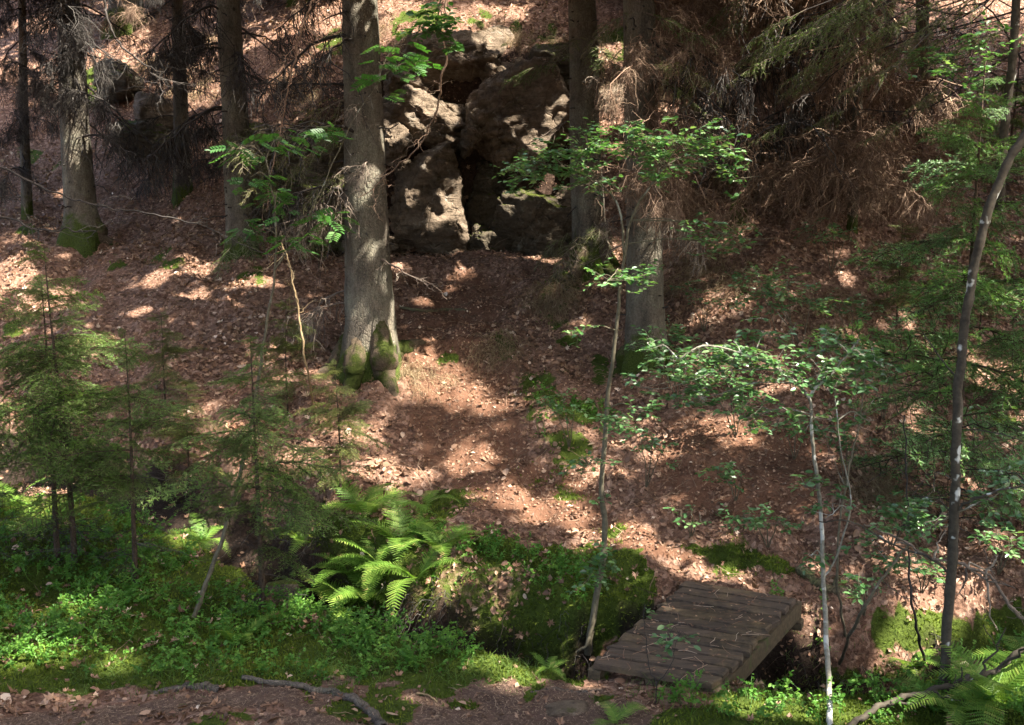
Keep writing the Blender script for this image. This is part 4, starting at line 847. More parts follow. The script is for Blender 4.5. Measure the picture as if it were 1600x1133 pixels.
for y in (YA, YB, YC, YD):
    for c in kids(y): bpy.data.objects.remove(c)
    bpy.data.objects.remove(y)

# ------------------------------------------------------------------ leafy saplings
LEAF_V = np.array([[0, 0, 0], [.3, .27, .07], [.7, .24, .05], [1, 0, -.07], [.7, -.24, .05], [.3, -.27, .07]]); LEAF_F = np.array([[0, 1, 2, 3], [0, 3, 4, 5]])
def compound():
    V, F = [], []; n = 0
    for t, s in [(.3, 1), (.3, -1), (.45, 1), (.45, -1), (.6, 1), (.6, -1), (.74, 1), (.74, -1), (.86, 1), (.86, -1), (.96, 0)]:
        a = s * 1.15; c, sn = math.cos(a), math.sin(a); L = 0.36 if s else 0.34
        v = LEAF_V * [L, L * 0.75, L]; v = np.stack([v[:, 0] * c - v[:, 1] * sn + t, v[:, 0] * sn + v[:, 1] * c, v[:, 2] - 0.25 * t * t], 1); V.append(v); F.append(LEAF_F + n); n += 6
    V.append(np.array([[0, -.008, 0], [0, .008, 0], [1, .004, -.25], [1, -.004, -.25]])); F.append(np.array([[0, 1, 2, 3]]) + n)
    return np.concatenate(V), np.concatenate(F)
ROW_V, ROW_F = compound()

def spray(wood, leaf, rng, A, c, hw, n, leafL=0.045, tw=5, comp=False, r0=0.006, dens=1.0):
    """a branch from A to the leaf layer centred at c with half sizes hw; n twigs carrying leaves"""
    far = c + (c - A) * [0.35, 0.35, 0.1]; mid = A * .5 + c * .5 + [0, 0, 0.05]
    ax = smooth_line([A, mid, c, far], 14); ax += np.cumsum(rng.normal(0, .006, ax.shape), 0) * np.linspace(0, 1, 14)[:, None]
    tubes(wood, ax[None], np.linspace(r0, r0 * 0.25, 14)[None], 5)
    t = rng.uniform(0.3, 1, n); S, T = on_curves(ax[None], np.zeros(n, int), t)
    tgt = c + nrm(rng.normal(0, 1, (n, 3))) * (rng.random(n) ** 0.45)[:, None] * np.asarray(hw)
    P = np.linspace(S, tgt, 7, axis=1); bow = rng.normal(0, .05, (n, 1, 3)) * np.sin(np.linspace(0, 3.14, 7))[None, :, None]; P = P + bow
    tubes(wood, P, np.linspace(r0 * .32, r0 * .13, 7)[None] * np.ones((n, 1)), 3)
    L = np.linalg.norm(np.diff(P, axis=1), axis=2).sum(1)
    cnt = np.maximum(3, (L / (0.10 if comp else 0.026) * dens).astype(int)); idx = np.repeat(np.arange(n), cnt)
    tt = np.concatenate([np.linspace(.35, 1, k) for k in cnt]); S, T = on_curves(P, idx, tt); sd = np.concatenate([np.where(np.arange(k) % 2 == 0, 1, -1) for k in cnt])
    side = nrm(np.cross(T, [0, 0, 1.0])); D = T * 0.6 + side * sd[:, None] * 0.85 + rng.normal(0, .22, T.shape); D[:, 2] *= .5; D[:, 2] -= .05
    N = len(S); S = S + nrm(D) * 0.006
    rv = np.clip(np.repeat(rng.random(n), cnt) * .6 + rng.random(N) * .45, 0, 1)
    inst(leaf, ROW_V if comp else LEAF_V, ROW_F if comp else LEAF_F, frames(D, roll=rng.normal(0, .4, N)), S, leafL * rng.uniform(.6, 1.2, N), 0, rv)

def sapling(name, label, stems, sprays, seed, m_stem, m_leaf, cat='tree', group=None, leafL=0.056, comp=False, dens=.95, sides=9):
    rng = np.random.default_rng(seed); st, lf = MB(), MB(); lines = []
    for pts, r0, r1 in stems:
        P = np.array([p if len(p) == 3 and not isinstance(p, tuple) else at(*p) for p in pts])
        ln = smooth_line(P, 12 * len(P)); k = len(ln); ln += 0.006 * np.stack([fbm(np.c_[np.arange(k) * .25, np.full(k, i * 9. + seed), np.zeros(k)], 2, seed) for i in range(3)], 1)
        lines.append(ln); tubes(st, ln[None], np.linspace(r0, r1, k)[None] * (1 + .06 * np.random.default_rng(seed).normal(0, 1, k)), sides)
    base = lines[0][0].copy(); allp = np.concatenate(lines)
    for s in sprays:
        px, py, Y, wx, hy, n = s[:6]; c = at(px, py, Y); m = Y / FPX
        below = allp[allp[:, 2] < c[2] + 0.12]; below = below if len(below) else allp
        A = below[np.argmin(np.linalg.norm((below - c) * [1, 1, 1.6], axis=1))]
        spray(st, lf, rng, A, c, (wx * m * 1.3, max(wx * m * .8, .1), hy * m * 1.7), n if comp or n < 3 else int(n * 1.9), leafL, comp=comp, dens=dens, r0=s[6] if len(s) > 6 else .006)
    root = empty(name, base, label=label, cat=cat, group=group)
    st.build('stem', m_stem, root, org=base); lf.build('foliage', m_leaf, root, org=base, smooth=False)
    return root
SG = 'leafy saplings'
sapling('leafy_sapling', 'slim brown sapling at the brook bank left of the plank bridge, leaves in flat tiers', [([(918, 1022, 7.45), (932, 930, 7.5), (946, 840, 7.6), (940, 765, 7.6), (947, 660, 7.6), (957, 560, 7.6), (968, 460, 7.6), (976, 400, 7.6), (985, 345, 7.6), (1010, 300, 7.5), (1040, 260, 7.4)], .028, .004), ([(976, 400, 7.6), (985, 345, 7.6), (1010, 300, 7.5), (1040, 260, 7.4)], .012, .004), ([(976, 400, 7.6), (968, 330, 7.6), (940, 290, 7.7), (880, 262, 7.8)], .010, .004), ([(925, 985, 7.5), (915, 1010, 7.4), (900, 1020, 7.4)], .02, .008)],
        [(850, 255, 7.7, 75, 22, 16), (820, 275, 7.6, 55, 18, 9), (920, 235, 7.6, 70, 28, 16), (990, 225, 7.5, 70, 30, 18), (1070, 225, 7.4, 70, 30, 16), (1130, 235, 7.4, 55, 24, 11), (1030, 260, 7.7, 60, 26, 10), (1150, 280, 7.3, 30, 18, 4), (930, 280, 7.8, 55, 22, 8), (1095, 360, 7.5, 45, 14, 6), (1160, 370, 7.4, 35, 10, 5), (1130, 385, 7.5, 40, 8, 4), (960, 430, 7.4, 50, 18, 9), (1010, 425, 7.5, 30, 14, 4), (900, 520, 7.4, 30, 14, 3), (970, 665, 7.4, 40, 25, 8), (920, 730, 7.4, 40, 18, 5), (1000, 640, 7.5, 40, 20, 6), (940, 880, 7.5, 26, 26, 6), (915, 905, 7.4, 24, 20, 4), (950, 780, 7.6, 22, 12, 2)], 1, M_STEM, M_LEAF, group=SG)
sapling('leafy_sapling', 'pale smooth sapling forking into two arching branches right of the plank bridge', [([(1296, 1160, 5.6), (1294, 1060, 6.0), (1289, 950, 6.4), (1284, 840, 6.8), (1276, 740, 6.8), (1267, 660, 6.8), (1264, 622, 6.8), (1235, 590, 6.8), (1195, 565, 6.8), (1150, 550, 6.8), (1100, 540, 6.8), (1060, 560, 6.8)], .019, .004), ([(1264, 622, 6.8), (1235, 590, 6.8), (1195, 565, 6.8), (1150, 550, 6.8), (1100, 540, 6.8), (1060, 560, 6.8)], .006, .003), ([(1264, 622, 6.8), (1275, 605, 6.8), (1300, 585, 6.8), (1330, 545, 6.8), (1345, 530, 6.8)], .012, .004), ([(1290, 900, 6.7), (1310, 860, 6.7), (1330, 780, 6.7), (1312, 700, 6.7), (1305, 600, 6.8)], .008, .003), ([(1292, 1080, 6.6), (1260, 1120, 6.4), (1240, 1160, 6.3)], .018, .012)],
        [(1100, 555, 6.9, 65, 26, 12), (1150, 560, 6.8, 60, 22, 12), (1210, 575, 6.8, 50, 24, 11), (1050, 600, 6.9, 55, 26, 9), (1110, 620, 6.9, 60, 25, 9), (1280, 590, 6.8, 45, 28, 11), (1330, 600, 6.8, 40, 22, 9), (1350, 560, 6.9, 40, 22, 8), (1300, 545, 6.9, 45, 22, 8), (1380, 575, 6.9, 26, 16, 4), (1200, 520, 7.0, 40, 22, 7), (1270, 650, 6.8, 40, 24, 5), (1350, 650, 6.8, 35, 14, 4), (1260, 760, 6.8, 26, 22, 4), (1300, 800, 6.7, 34, 24, 4), (1180, 650, 6.9, 60, 26, 8), (1270, 870, 6.7, 26, 22, 3), (1020, 545, 7.0, 40, 22, 6)], 2, M_STEMP, M_LEAF, group=SG)
D3 = sapling('leaning_tree', 'dark leaning trunk with white lichen patches near the right picture edge', [([(1470, 1170, 6.1), (1477, 1020, 6.25), (1488, 860, 6.3), (1493, 720, 6.3), (1498, 600, 6.35), (1512, 480, 6.4), (1535, 360, 6.4), (1570, 265, 6.4), (1615, 190, 6.4), (1690, 60, 6.4), (1760, -150, 6.4)], .033, .026), ([(1492, 800, 6.3), (1520, 780, 6.2), (1570, 765, 6.1), (1610, 760, 6.1)], .010, .004), ([(1486, 900, 6.3), (1450, 870, 6.4), (1390, 850, 6.5), (1330, 815, 6.6), (1280, 815, 6.7)], .009, .004), ([(1500, 600, 6.35), (1470, 560, 6.5), (1440, 520, 6.6)], .007, .003)],
        [(1560, 790, 6.3, 45, 30, 7), (1420, 820, 6.6, 50, 26, 7), (1440, 780, 6.7, 40, 20, 4), (1360, 850, 6.7, 45, 22, 4), (1560, 740, 6.6, 40, 20, 4)], 3, M_STEMD, M_LEAF, sides=16)
sapling('thin_trunk', 'thin mossy trunk rising out of the upper right corner', [([(1560, 330, 9.5), (1566, 240, 9.5), (1576, 150, 9.5), (1584, 60, 9.5), (1592, -80, 9.5)], .045, .036)], [(1540, 60, 9.3, 50, 30, 8), (1500, 110, 9.4, 55, 20, 8), (1450, 100, 9.6, 50, 20, 7), (1540, 130, 9.6, 40, 18, 5)], 4, M_STEMD, M_LEAF, leafL=.06)
sapling('rowan_sapling', 'thin leaning rowan stem rising from the bilberries with feathered leaves', [([(303, 965, 7.3), (330, 890, 7.5), (360, 800, 7.7), (388, 680, 7.9), (404, 590, 8.0), (418, 500, 8.0), (430, 420, 8.0), (430, 330, 8.0), (415, 250, 8.0)], .020, .006), ([(430, 420, 8.0), (470, 360, 8.1), (500, 300, 8.1), (545, 200, 8.2), (590, 130, 8.2)], .008, .003)],
        [(440, 215, 8.0, 70, 16, 7), (380, 230, 7.9, 45, 14, 4), (500, 205, 8.1, 40, 14, 4), (430, 315, 8.0, 70, 18, 6), (500, 345, 8.1, 40, 14, 4), (470, 380, 7.9, 45, 14, 4), (600, 100, 8.2, 40, 16, 4), (650, 95, 8.2, 35, 14, 3), (620, 70, 8.2, 30, 14, 3), (590, 130, 8.2, 36, 14, 3), (400, 365, 8.0, 45, 12, 3), (390, 280, 8.0, 40, 12, 3)], 5, M_STEM, M_ROWAN, group=SG, leafL=.16, comp=True)
sapling('twig_sapling', 'thin stem with broad leaves hanging in front of the rock top', [([(690, -60, 8.6), (686, 20, 8.6), (672, 60, 8.6)], .008, .004)], [(690, 25, 8.6, 40, 24, 6), (700, 60, 8.6, 34, 14, 4), (660, 45, 8.6, 34, 18, 4)], 6, M_STEM, M_ROWAN, leafL=.085)
sapling('seedling', 'tiny two stemmed seedling with few leaves in front of the plank bridge', [([(1022, 1120, 5.9), (1026, 1070, 5.9), (1014, 1040, 5.9), (1008, 985, 5.9), (1006, 955, 5.9)], .004, .002), ([(1026, 1070, 5.9), (1048, 1040, 5.9), (1058, 1000, 5.9), (1062, 985, 5.9)], .003, .0015)], [(1010, 955, 5.9, 12, 10, 2, .002), (1050, 990, 5.9, 26, 12, 4, .002), (1075, 1000, 5.9, 16, 10, 2, .002), (1042, 1020, 5.9, 8, 12, 2, .002)], 7, M_DARKT, M_LEAF, 'plant', leafL=.055, dens=.7)
# low broad-leaved shrubs on the right slope
SHRUB = [(1240, 620, 1230, 470, 100, 50, 16, 'leafy shrub with a bluish sheen high on the shaded right slope'), (1380, 660, 1370, 570, 60, 40, 11, 'leafy shrub behind the fork of the pale sapling'), (1150, 680, 1130, 600, 90, 45, 14, 'low leafy shrub on the needle slope left of the pale sapling'), (1060, 640, 1040, 545, 60, 40, 10, 'leafy shrub at the foot of the spruce with the sunlit stripe'), (1560, 800, 1560, 745, 60, 35, 10, 'leafy shrub at the right picture edge below the sunlit ground'), (1390, 860, 1400, 810, 70, 30, 10, 'low shrub between the pale sapling and the dark leaning trunk'), (1200, 860, 1190, 815, 70, 22, 8, 'low spreading shrub above the far end of the plank bridge'), (1320, 760, 1320, 690, 50, 30, 7, 'small shrub just right of the pale stem half way up'), (1560, 900, 1560, 850, 55, 30, 8, 'shrub at the right edge over the mossy bank'), (890, 700, 880, 640, 50, 24, 8, 'small dark shrub on the mossy hummock beside the path'), (1250, 540, 1180, 440, 50, 24, 6, 'sparse shrub under the sunlit patch of the upper right slope'), (1010, 760, 1020, 700, 45, 25, 6, 'small sparse shrub behind the slim brown sapling'), (1420, 740, 1440, 690, 40, 24, 6, 'small shrub left of the leaning trunk at mid height'), (1330, 560, 1330, 490, 60, 30, 9, 'leafy shrub high on the shaded slope between the fork and the leaning trunk'), (1240, 720, 1240, 670, 60, 30, 8, 'shrub directly left of the upper pale stem'), (1100, 520, 1090, 470, 50, 24, 6, 'shrub beside the bark stripe spruce on the upper slope'), (1300, 430, 1300, 370, 60, 30, 7, 'dim shrub under the brown twig curtains'),
 (1440, 930, 1440, 890, 60, 28, 8, 'shrub behind the dark upright bare stem'), (1350, 960, 1340, 920, 40, 24, 6, 'small shrub by the pale sapling near the mossy log'), (1150, 780, 1140, 745, 50, 20, 5, 'low sprig on the needle slope above the bridge'), (1520, 720, 1530, 660, 50, 30, 8, 'shrub just behind the leaning trunk on the right'), (1080, 840, 1080, 810, 40, 16, 4, 'low sprig among sunlit leaves uphill of the bridge')]
for i, (bx, by, cx, cy, w, h, n, lab) in enumerate(SHRUB):
    b = hit(bx, by); Y = b[1]; tops = [(cx + dx * w, cy + dy * h) for dx, dy in ((-.4, -.3), (.35, .1), (0, -.5))]
    stems = [([b - [0, 0, .03], (b + at(tx, ty, Y - .15)) / 2 + [0, -.05, .05], at(tx, ty, Y - .2)], .007, .003) for tx, ty in tops]
    sapling('leafy_shrub', lab, stems, [(tx, ty, Y - .2, w * .6, h * .6, max(2, int(n * .6)), .004) for tx, ty in tops], 80 + i, M_STEM, M_LEAF, 'shrub', 'broad-leaved shrubs on the right slope', leafL=.06)

# bare sticks, leaning stems, fallen branches, path roots
def stick(name, label, pts, r0, r1, mat, seed, cat, twigs=0, wob=.01, group=None, ground=False):
    rng = np.random.default_rng(seed); P = np.array([np.asarray(p) if isinstance(p, np.ndarray) else at(*p) for p in pts]); ln = smooth_line(P, 14 * len(P)); k = len(ln)
    ln = ln + wob * np.stack([fbm(np.c_[np.arange(k) * .3, np.full(k, i * 7. + seed), np.zeros(k)], 3, seed) for i in range(3)], 1)
    mb = MB(); tubes(mb, ln[None], (np.linspace(r0, r1, k) * (1 + .10 * rng.normal(0, 1, k)))[None], 10)
    if twigs:
        S, T = on_curves(ln[None], np.zeros(twigs, int), rng.uniform(.2, 1, twigs)); D = T * .7 + rng.normal(0, .6, T.shape); Q = curves(S, D, rng.uniform(.1, .45, twigs), .05, 7, .5, rng); tubes(mb, Q, np.linspace(r1 * .8, r1 * .25, 7)[None] * np.ones((twigs, 1)), 4)
        i2 = np.repeat(np.arange(twigs), 3); S, T = on_curves(Q, i2, rng.uniform(.2, 1, len(i2))); Q2 = curves(S, T + rng.normal(0, .6, T.shape), rng.uniform(.05, .2, len(i2)), .05, 5, .5, rng); tubes(mb, Q2, np.full((len(i2), 5), r1 * .25), 3)
    o = mb.build(name, mat, org=ln[0]); tag(o, label, cat, group); return o
stick('dead_stem', 'pale dead stem leaning on the slope left of the thickest trunk', [hit(492, 655), (480, 580, 10.4), (468, 500, 10.4), (456, 430, 10.4), (440, 380, 10.5)], .014, .006, M_HAY, 1, 'stem', 8)
stick('fallen_branch', 'long grey branch arching over the ferns in the lower right corner', [(1310, 1150, 5.7), (1370, 1105, 5.8), (1440, 1082, 5.9), (1510, 1062, 6.0), (1560, 1045, 6.0), (1600, 1015, 6.0), (1680, 980, 6.0)], .020, .015, M_STEMD, 2, 'branch', 8)
stick('bent_branch', 'thin bare branch bending down past the dark leaning trunk', [(1350, 820, 6.9), (1410, 845, 6.9), (1450, 870, 6.8), (1510, 885, 6.7), (1550, 905, 6.7), (1580, 950, 6.6), (1620, 985, 6.6)], .008, .012, M_DEAD, 3, 'branch', 9)
stick('leaning_sapling', 'thin leaning bare stem crossing behind the pale sapling', [hit(1310, 1040), (1345, 960, 7.0), (1400, 875, 7.0), (1460, 820, 7.0), (1560, 770, 6.9)], .014, .006, M_STEM, 4, 'stem', 6)
stick('dark_stem', 'dark upright bare stem between the pale sapling and the leaning trunk', [hit(1445, 1040), (1428, 960, 7.0), (1420, 880, 7.0), (1418, 760, 7.0), (1412, 650, 7.0)], .012, .004, M_DARKT, 5, 'stem', 10)
stick('dead_stem', 'crooked bare stem standing left of the dark upright one', [hit(1320, 1000), (1308, 900, 7.2), (1318, 780, 7.2), (1345, 640, 7.3), (1350, 560, 7.3)], .011, .004, M_STEM, 6, 'stem', 12)
for i, (pts, lab) in enumerate([([(500, -30, 10), (470, 60, 10), (440, 190, 10.2), (415, 330, 10.4)], 'thin dry branch slanting down across the upper left slope'), ([(700, -20, 9), (690, 120, 9), (665, 210, 9.2), (620, 260, 9.4), (560, 310, 9.6)], 'thin bare branch curving in front of the rock outcrop'), ([(-40, 245, 9), (80, 300, 9), (170, 325, 9), (300, 350, 9.2), (430, 400, 9.4)], 'long thin twig stretching across the foot of the left trunks'), ([(-30, 330, 8.5), (60, 355, 8.5), (150, 360, 8.5)], 'short dark twig entering from the left edge'), ([(155, -20, 9), (180, 60, 9), (230, 105, 9.2), (260, 150, 9.4)], 'dark twig drooping in front of the sunny track'), ([(1080, 270, 11), (1150, 230, 11), (1230, 190, 11), (1280, 210, 10.8), (1320, 280, 10.6)], 'bare dark bough arching across the brown thicket')]):
    stick('hanging_twig', lab, pts, .011, .004, M_DARKT if i in (2, 3, 4, 5) else M_DRY, 20 + i, 'branch', 14, .02, 'loose bare branches')
def gline(pts, dz): return [hit(*p) + [0, 0, dz] for p in pts]
stick('tree_root', 'short worn root stub surfacing at the left end of the bare path', gline([(240, 1086), (290, 1080), (322, 1078), (345, 1084)], .0), .02, .03, M_ROOT2, 31, 'root', 0, .008, 'worn roots across the path')
stick('tree_root', 'long worn root winding across the path towards the lower edge', gline([(380, 1066), (450, 1076), (510, 1082), (550, 1097), (580, 1118), (600, 1140)], .01), .016, .034, M_ROOT2, 32, 'root', 0, .01, 'worn roots across the path')
stick('tree_root', 'worn root at the right side of the path below the moss', gline([(830, 1082), (870, 1080), (895, 1084), (930, 1084)], -.005), .012, .022, M_ROOT2, 33, 'root', 0, .008, 'worn roots across the path')
stick('tree_root', 'dark root crossing the leafy path above the thick trunk', gline([(625, 482), (660, 488), (700, 486), (730, 490)], .01), .02, .03, M_ROOT, 34, 'root', 0, .01)
stick('fallen_twig', 'short pale peeled twig lying on the bare path', gline([(650, 1088), (670, 1094), (684, 1101)], .012), .006, .005, M_HAY, 35, 'twig', 0, .003)
stick('fallen_log', 'mossy rotten log beneath the far bank at the right', gline([(1250, 900), (1290, 925), (1330, 930)], .02), .05, .04, M_ROOT, 36, 'log', 3, .01)
# ------------------------------------------------------------------ ferns
def frond_mb(L, seed, curve=0.9, w=0.20):
    """one feathered frond along +X rising and arching"""
    rng = np.random.default_rng(seed); k = 26; s = np.linspace(0, 1, k); th = 1.05 - curve * 1.75 * s
    d = np.stack([np.cos(th), 0.12 * np.sin(s * 3 + seed), np.sin(th)], 1) / k * L; ax = np.cumsum(d, 0); ax = np.concatenate([[[0, 0, 0]], ax])
    mb = MB(); tubes(mb, ax[None], np.linspace(.0032, .0008, k + 1)[None], 3, 0, .2)
    n = 24; t = np.linspace(.14, .99, n); S, T = on_curves(ax[None], np.zeros(n, int), t)
    Wd = w * L * 2.0 * np.maximum(np.sin(np.clip(t, 0, .995) ** 0.75 * math.pi), 0) ** 0.8 * (1 - 0.25 * t) + .008
    tV, tF = [], []                                                  # a pinna: midrib with toothed leaflets
    m = 9
    for sd in (1, -1):
        for i in range(m):
            x0 = i / m; ww = 0.10 * (1 - x0) ** 0.7 + .012; b = len(tV)
            tV += [[x0, 0, 0], [x0 + .10, 0, 0], [x0 + .13, sd * ww, -.02], [x0 + .06, sd * ww * .9, -.02]]; tF.append([b, b + 1, b + 2, b + 3] if sd > 0 else [b, b + 3, b + 2, b + 1])
    tV, tF = np.array(tV), np.array(tF)
    for sd in (1, -1):
        side = np.cross([0, 0, 1.0], T) * sd; side = nrm(side); D = side * .92 + T * .42; D = D + [0, 0, -.12] + rng.normal(0, .05, D.shape)
        nn = nrm(np.cross(T, np.cross([0, 0, 1.0], T)))
        M = frames(D); # keep the blade in the frond's plane
        Z = nrm(nn); X = nrm(D - (D * Z).sum(1, keepdims=True) * Z); M = np.stack([X, np.cross(Z, X), Z], 2)
        inst(mb, tV, tF, M, S, Wd * rng.uniform(.85, 1.1, n), 0, np.clip(.12 + .6 * rng.random() + .22 * t ** 4 + rng.normal(0, .12, n), 0, 1))
    return mb
FRONDS = [frond_mb(0.62, i, c, w).mesh('frond', M_FERN, smooth=False) for i, (c, w) in enumerate([(.85, .08), (1.3, .085), (1.0, .1), (.75, .095), (.95, .10), (1.1, .09), (.6, .105), (1.25, .095)])]
FG = 'feathery green ferns'
def fern(px, py, n, sc, seed, label, lean=0.0, Y=None):
    rng = np.random.default_rng(seed); p = hit(px, py) if Y is None else at(px, py, Y); root = empty('fern', p, label=label, cat='fern', group=FG)
    for i in range(n):
        o = bpy.data.objects.new('frond', FRONDS[rng.integers(len(FRONDS))]); C.objects.link(o); o.parent = root
        s = sc * rng.uniform(.7, 1.12); o.scale = (s, s, s); o.rotation_euler = (rng.normal(0, .12), rng.uniform(-.25, .3) + lean, i / n * 6.28 + rng.normal(0, .3)); o.location = (rng.normal(0, .015), rng.normal(0, .015), -.01)
    return root
fern(600, 905, 13, 1.15, 1, 'largest and brightest sunlit fern, on the brook bank in the middle')
fern(650, 930, 8, 1.1, 2, 'bright fern right at the lower side of the largest fern, over orange leaves')
fern(625, 855, 9, 1.15, 21, 'upright sunlit fern directly behind the largest fern')
fern(585, 945, 8, 1.0, 22, 'low fern in front of the largest fern, left of the orange leaves')
fern(500, 930, 7, 1.0, 23, 'fern leaning over the dark brook hollow from its right side')
fern(730, 850, 5, .6, 24, 'small lone fern on the moss right of the fern cluster')
fern(545, 905, 8, 1.0, 3, 'fern left of the largest fern at the mouth of the brook hollow')
fern(550, 960, 7, 1.1, 4, 'shaded fern in front of the largest fern among bilberries')
fern(570, 810, 9, 1.2, 5, 'dim fern behind the largest fern under the small shaded spruce')
fern(690, 870, 7, 1.0, 6, 'fern behind the right side of the largest fern')
fern(665, 800, 5, .75, 7, 'small fern standing at the edge of the sunlit leaves')
fern(318, 850, 7, .8, 8, 'sunlit fern on the moss mound between the lone trunk and the leaning stem')
fern(372, 1010, 6, .6, 9, 'small shaded fern low in the bilberries in front of the leaning stem')
fern(1555, 1110, 11, 1.25, 10, 'bright sunlit fern in the lower right corner under the arching branch')
fern(1495, 1120, 8, .8, 11, 'fern at the foot of the dark leaning trunk')
fern(1420, 1050, 7, .7, 12, 'shaded fern between the pale sapling and the dark leaning trunk')
fern(960, 1138, 5, .5, 13, 'small fern tips at the lower edge beside the bare path')
fern(475, 860, 7, .8, 14, 'yellow green fern hanging over the dark brook hollow')
fern(60, 840, 7, .8, 15, 'fern among the close pair of spruce trunks at far left')
fern(860, 1052, 5, .35, 16, 'tiny fern on the moss at the near left corner of the plank bridge')
fern(20, 800, 7, .9, 17, 'fern at the left picture edge')
fern(1600, 1050, 8, .9, 18, 'fern cut by the right picture edge')
# ------------------------------------------------------------------ what nobody could count
rng = np.random.default_rng(5)
def scatter(n, y0=5.4, y1=25, pad=1.0, near=1.0):
    y = y0 + (y1 - y0) * rng.random(n) ** near; x = (rng.random(n) * 2 - 1) * (0.56 * y + pad); return x, y
def maple(seed):
    r = np.random.default_rng(seed); ah = np.radians([180, 152, 128, 108, 88, 66, 44, 22]); rh = np.array([.12, .42, .62, .40, .80, .46, .86, .58]); a = np.concatenate([-ah, [0], ah[:0:-1]]); rad = np.concatenate([rh, [1.0], rh[:0:-1]]) * r.uniform(.72, 1.08, 16)
    V = np.stack([np.cos(a) * rad, np.sin(a) * rad, np.zeros(16)], 1) * .5; V[:, 2] = r.uniform(-.6, 1.4) * V[:, 0] ** 2 * 2 + r.uniform(-.9, .9) * V[:, 1] ** 2 * 2 + r.uniform(0, .6) * np.abs(V[:, 1]) + r.normal(0, .09, 16)
    V = np.concatenate([[[0, 0, r.uniform(-.06, .06)]], V]); i = np.arange(16); return V, np.stack([np.zeros(16, int), i + 1, (i + 1) % 16 + 1], 1)
def ovalleaf(seed):
    r = np.random.default_rng(seed); V = LEAF_V.copy() - [.5, 0, 0]; V[:, 1] *= r.uniform(.8, 1.4); V[:, 2] = r.uniform(-.4, .6) * V[:, 1] ** 2 * 4 + r.uniform(-.3, .5) * V[:, 0] ** 2; return V, LEAF_F
def litter():
    mb = MB(); x, y = scatter(95000, 5.4, 26, 1.0, 0.9); z = H(x, y); moss, path, need = masks(x, y, z); pbx, pby = proj(np.stack([x, y, z], 1)); bank = in_poly(pbx, pby, MOSS_P[1]) | in_poly(pbx, pby, [(-300, 970), (230, 985), (200, 1080), (-300, 1080)])
    cl = fbm2(x, y, 1.3, 3, 51); d = brook_d(x, y)
    pr = np.clip(0.44 + 1.2 * cl + .3 * fbm2(x, y, 4.0, 2, 52), .06, 1) * (1 - np.where(bank, .66, .95) * moss) * (1 - .985 * path) * (1 - .75 * need); pr = np.where(d < np.where((x > .9) & (x < 2.6) & (y > 6.9), .72, .5), .05, pr)
    pr *= np.where(y > 17, .75, 1) * np.where(y < 6.75, .35, 1)
    k = rng.random(len(x)) < pr; x, y, z = x[k], y[k], z[k]; n = len(x); N = normals(x, y)
    up = nrm(N + rng.normal(0, .30, (n, 3))); D = nrm(np.cross(up, rng.normal(0, 1, (n, 3)))); S = np.cross(up, D); M = np.stack([D, S, up], 2)
    P = np.stack([x, y, z], 1) + N * rng.uniform(.006, .03, n)[:, None]; ty = rng.integers(0, 9, n)
    size = rng.uniform(.045, .115, n); rv = np.clip(rng.normal(.42, .25, n), 0, 1)
    for t in range(9):
        q = ty == t; V, F = maple(t) if t < 5 else ovalleaf(t); inst(mb, V, F, M[q], P[q], size[q] * (1.15 if t < 5 else .85), 0, rv[q])
    # broken bits and matted scraps between the whole leaves
    x, y = scatter(110000, 5.6, 22, .8, .8); z = H(x, y); moss, path, need = masks(x, y, z); k = (rng.random(len(x)) < (1 - .93 * moss) * (1 - .85 * path)) & (brook_d(x, y) > .45); x, y, z = x[k], y[k], z[k]; n = len(x); N = normals(x, y)
    up = nrm(N + rng.normal(0, .5, (n, 3))); D = nrm(np.cross(up, rng.normal(0, 1, (n, 3)))); M = np.stack([D, np.cross(up, D), up], 2)
    inst(mb, np.array([[-.5, -.25, 0], [.1, -.4, .1], [.5, .05, 0], [-.1, .35, .15]]), np.array([[0, 1, 2, 3]]), M, np.stack([x, y, z], 1) + N * .008, rng.uniform(.018, .05, n), 0, np.clip(rng.normal(.33, .24, n), 0, 1))
    tag(mb.build('fallen_leaves', M_LITTER, smooth=False), kind='stuff')
    # a few on moss, path and bridge: pale curled leaves
    mb = MB(); x, y = scatter(2600, 5.4, 9.5, .5); z = H(x, y); N = normals(x, y); n = len(x); up = nrm(N + rng.normal(0, .4, (n, 3))); D = nrm(np.cross(up, rng.normal(0, 1, (n, 3)))); M = np.stack([D, np.cross(up, D), up], 2)
    q = (brook_d(x, y) > .45) & (rng.random(n) < np.where(y < 6.7, .07, .20)); V, F = maple(3); inst(mb, V, F, M[q], (np.stack([x, y, z], 1) + N * .035)[q], rng.uniform(.05, .11, q.sum()), 0, np.clip(rng.normal(.58, .22, q.sum()), 0, 1))
    NL, NR, FL, FR = BR; m = 150; u, w = rng.uniform(.03, .97, m), rng.uniform(.02, .98, m); q = (NL + (NR - NL) * u[:, None]) * (1 - w)[:, None] + (FL + (FR - FL) * u[:, None]) * w[:, None]
    D = nrm(np.c_[rng.normal(0, 1, (m, 2)), np.zeros(m)]); inst(mb, *ovalleaf(7), frames(D, roll=rng.normal(0, .15, m)), np.c_[q, np.full(m, .112)], rng.uniform(.010, .035, m), 0, np.clip(rng.normal(.35, .22, m), 0, 1))
    m = 110; u, w = rng.uniform(.03, .95, m), rng.uniform(.02, .98, m); q = (NL + (NR - NL) * u[:, None]) * (1 - w)[:, None] + (FL + (FR - FL) * u[:, None]) * w[:, None]
    D = np.c_[rng.normal(0, 1, (m, 2)), np.zeros(m)]; tubes(mb, curves(np.c_[q, np.full(m, .112)], D, rng.uniform(.03, .16, m), 0, 4, .3, rng) * [1, 1, 0] + [0, 0, .113], np.full((m, 4), .0018), 3)
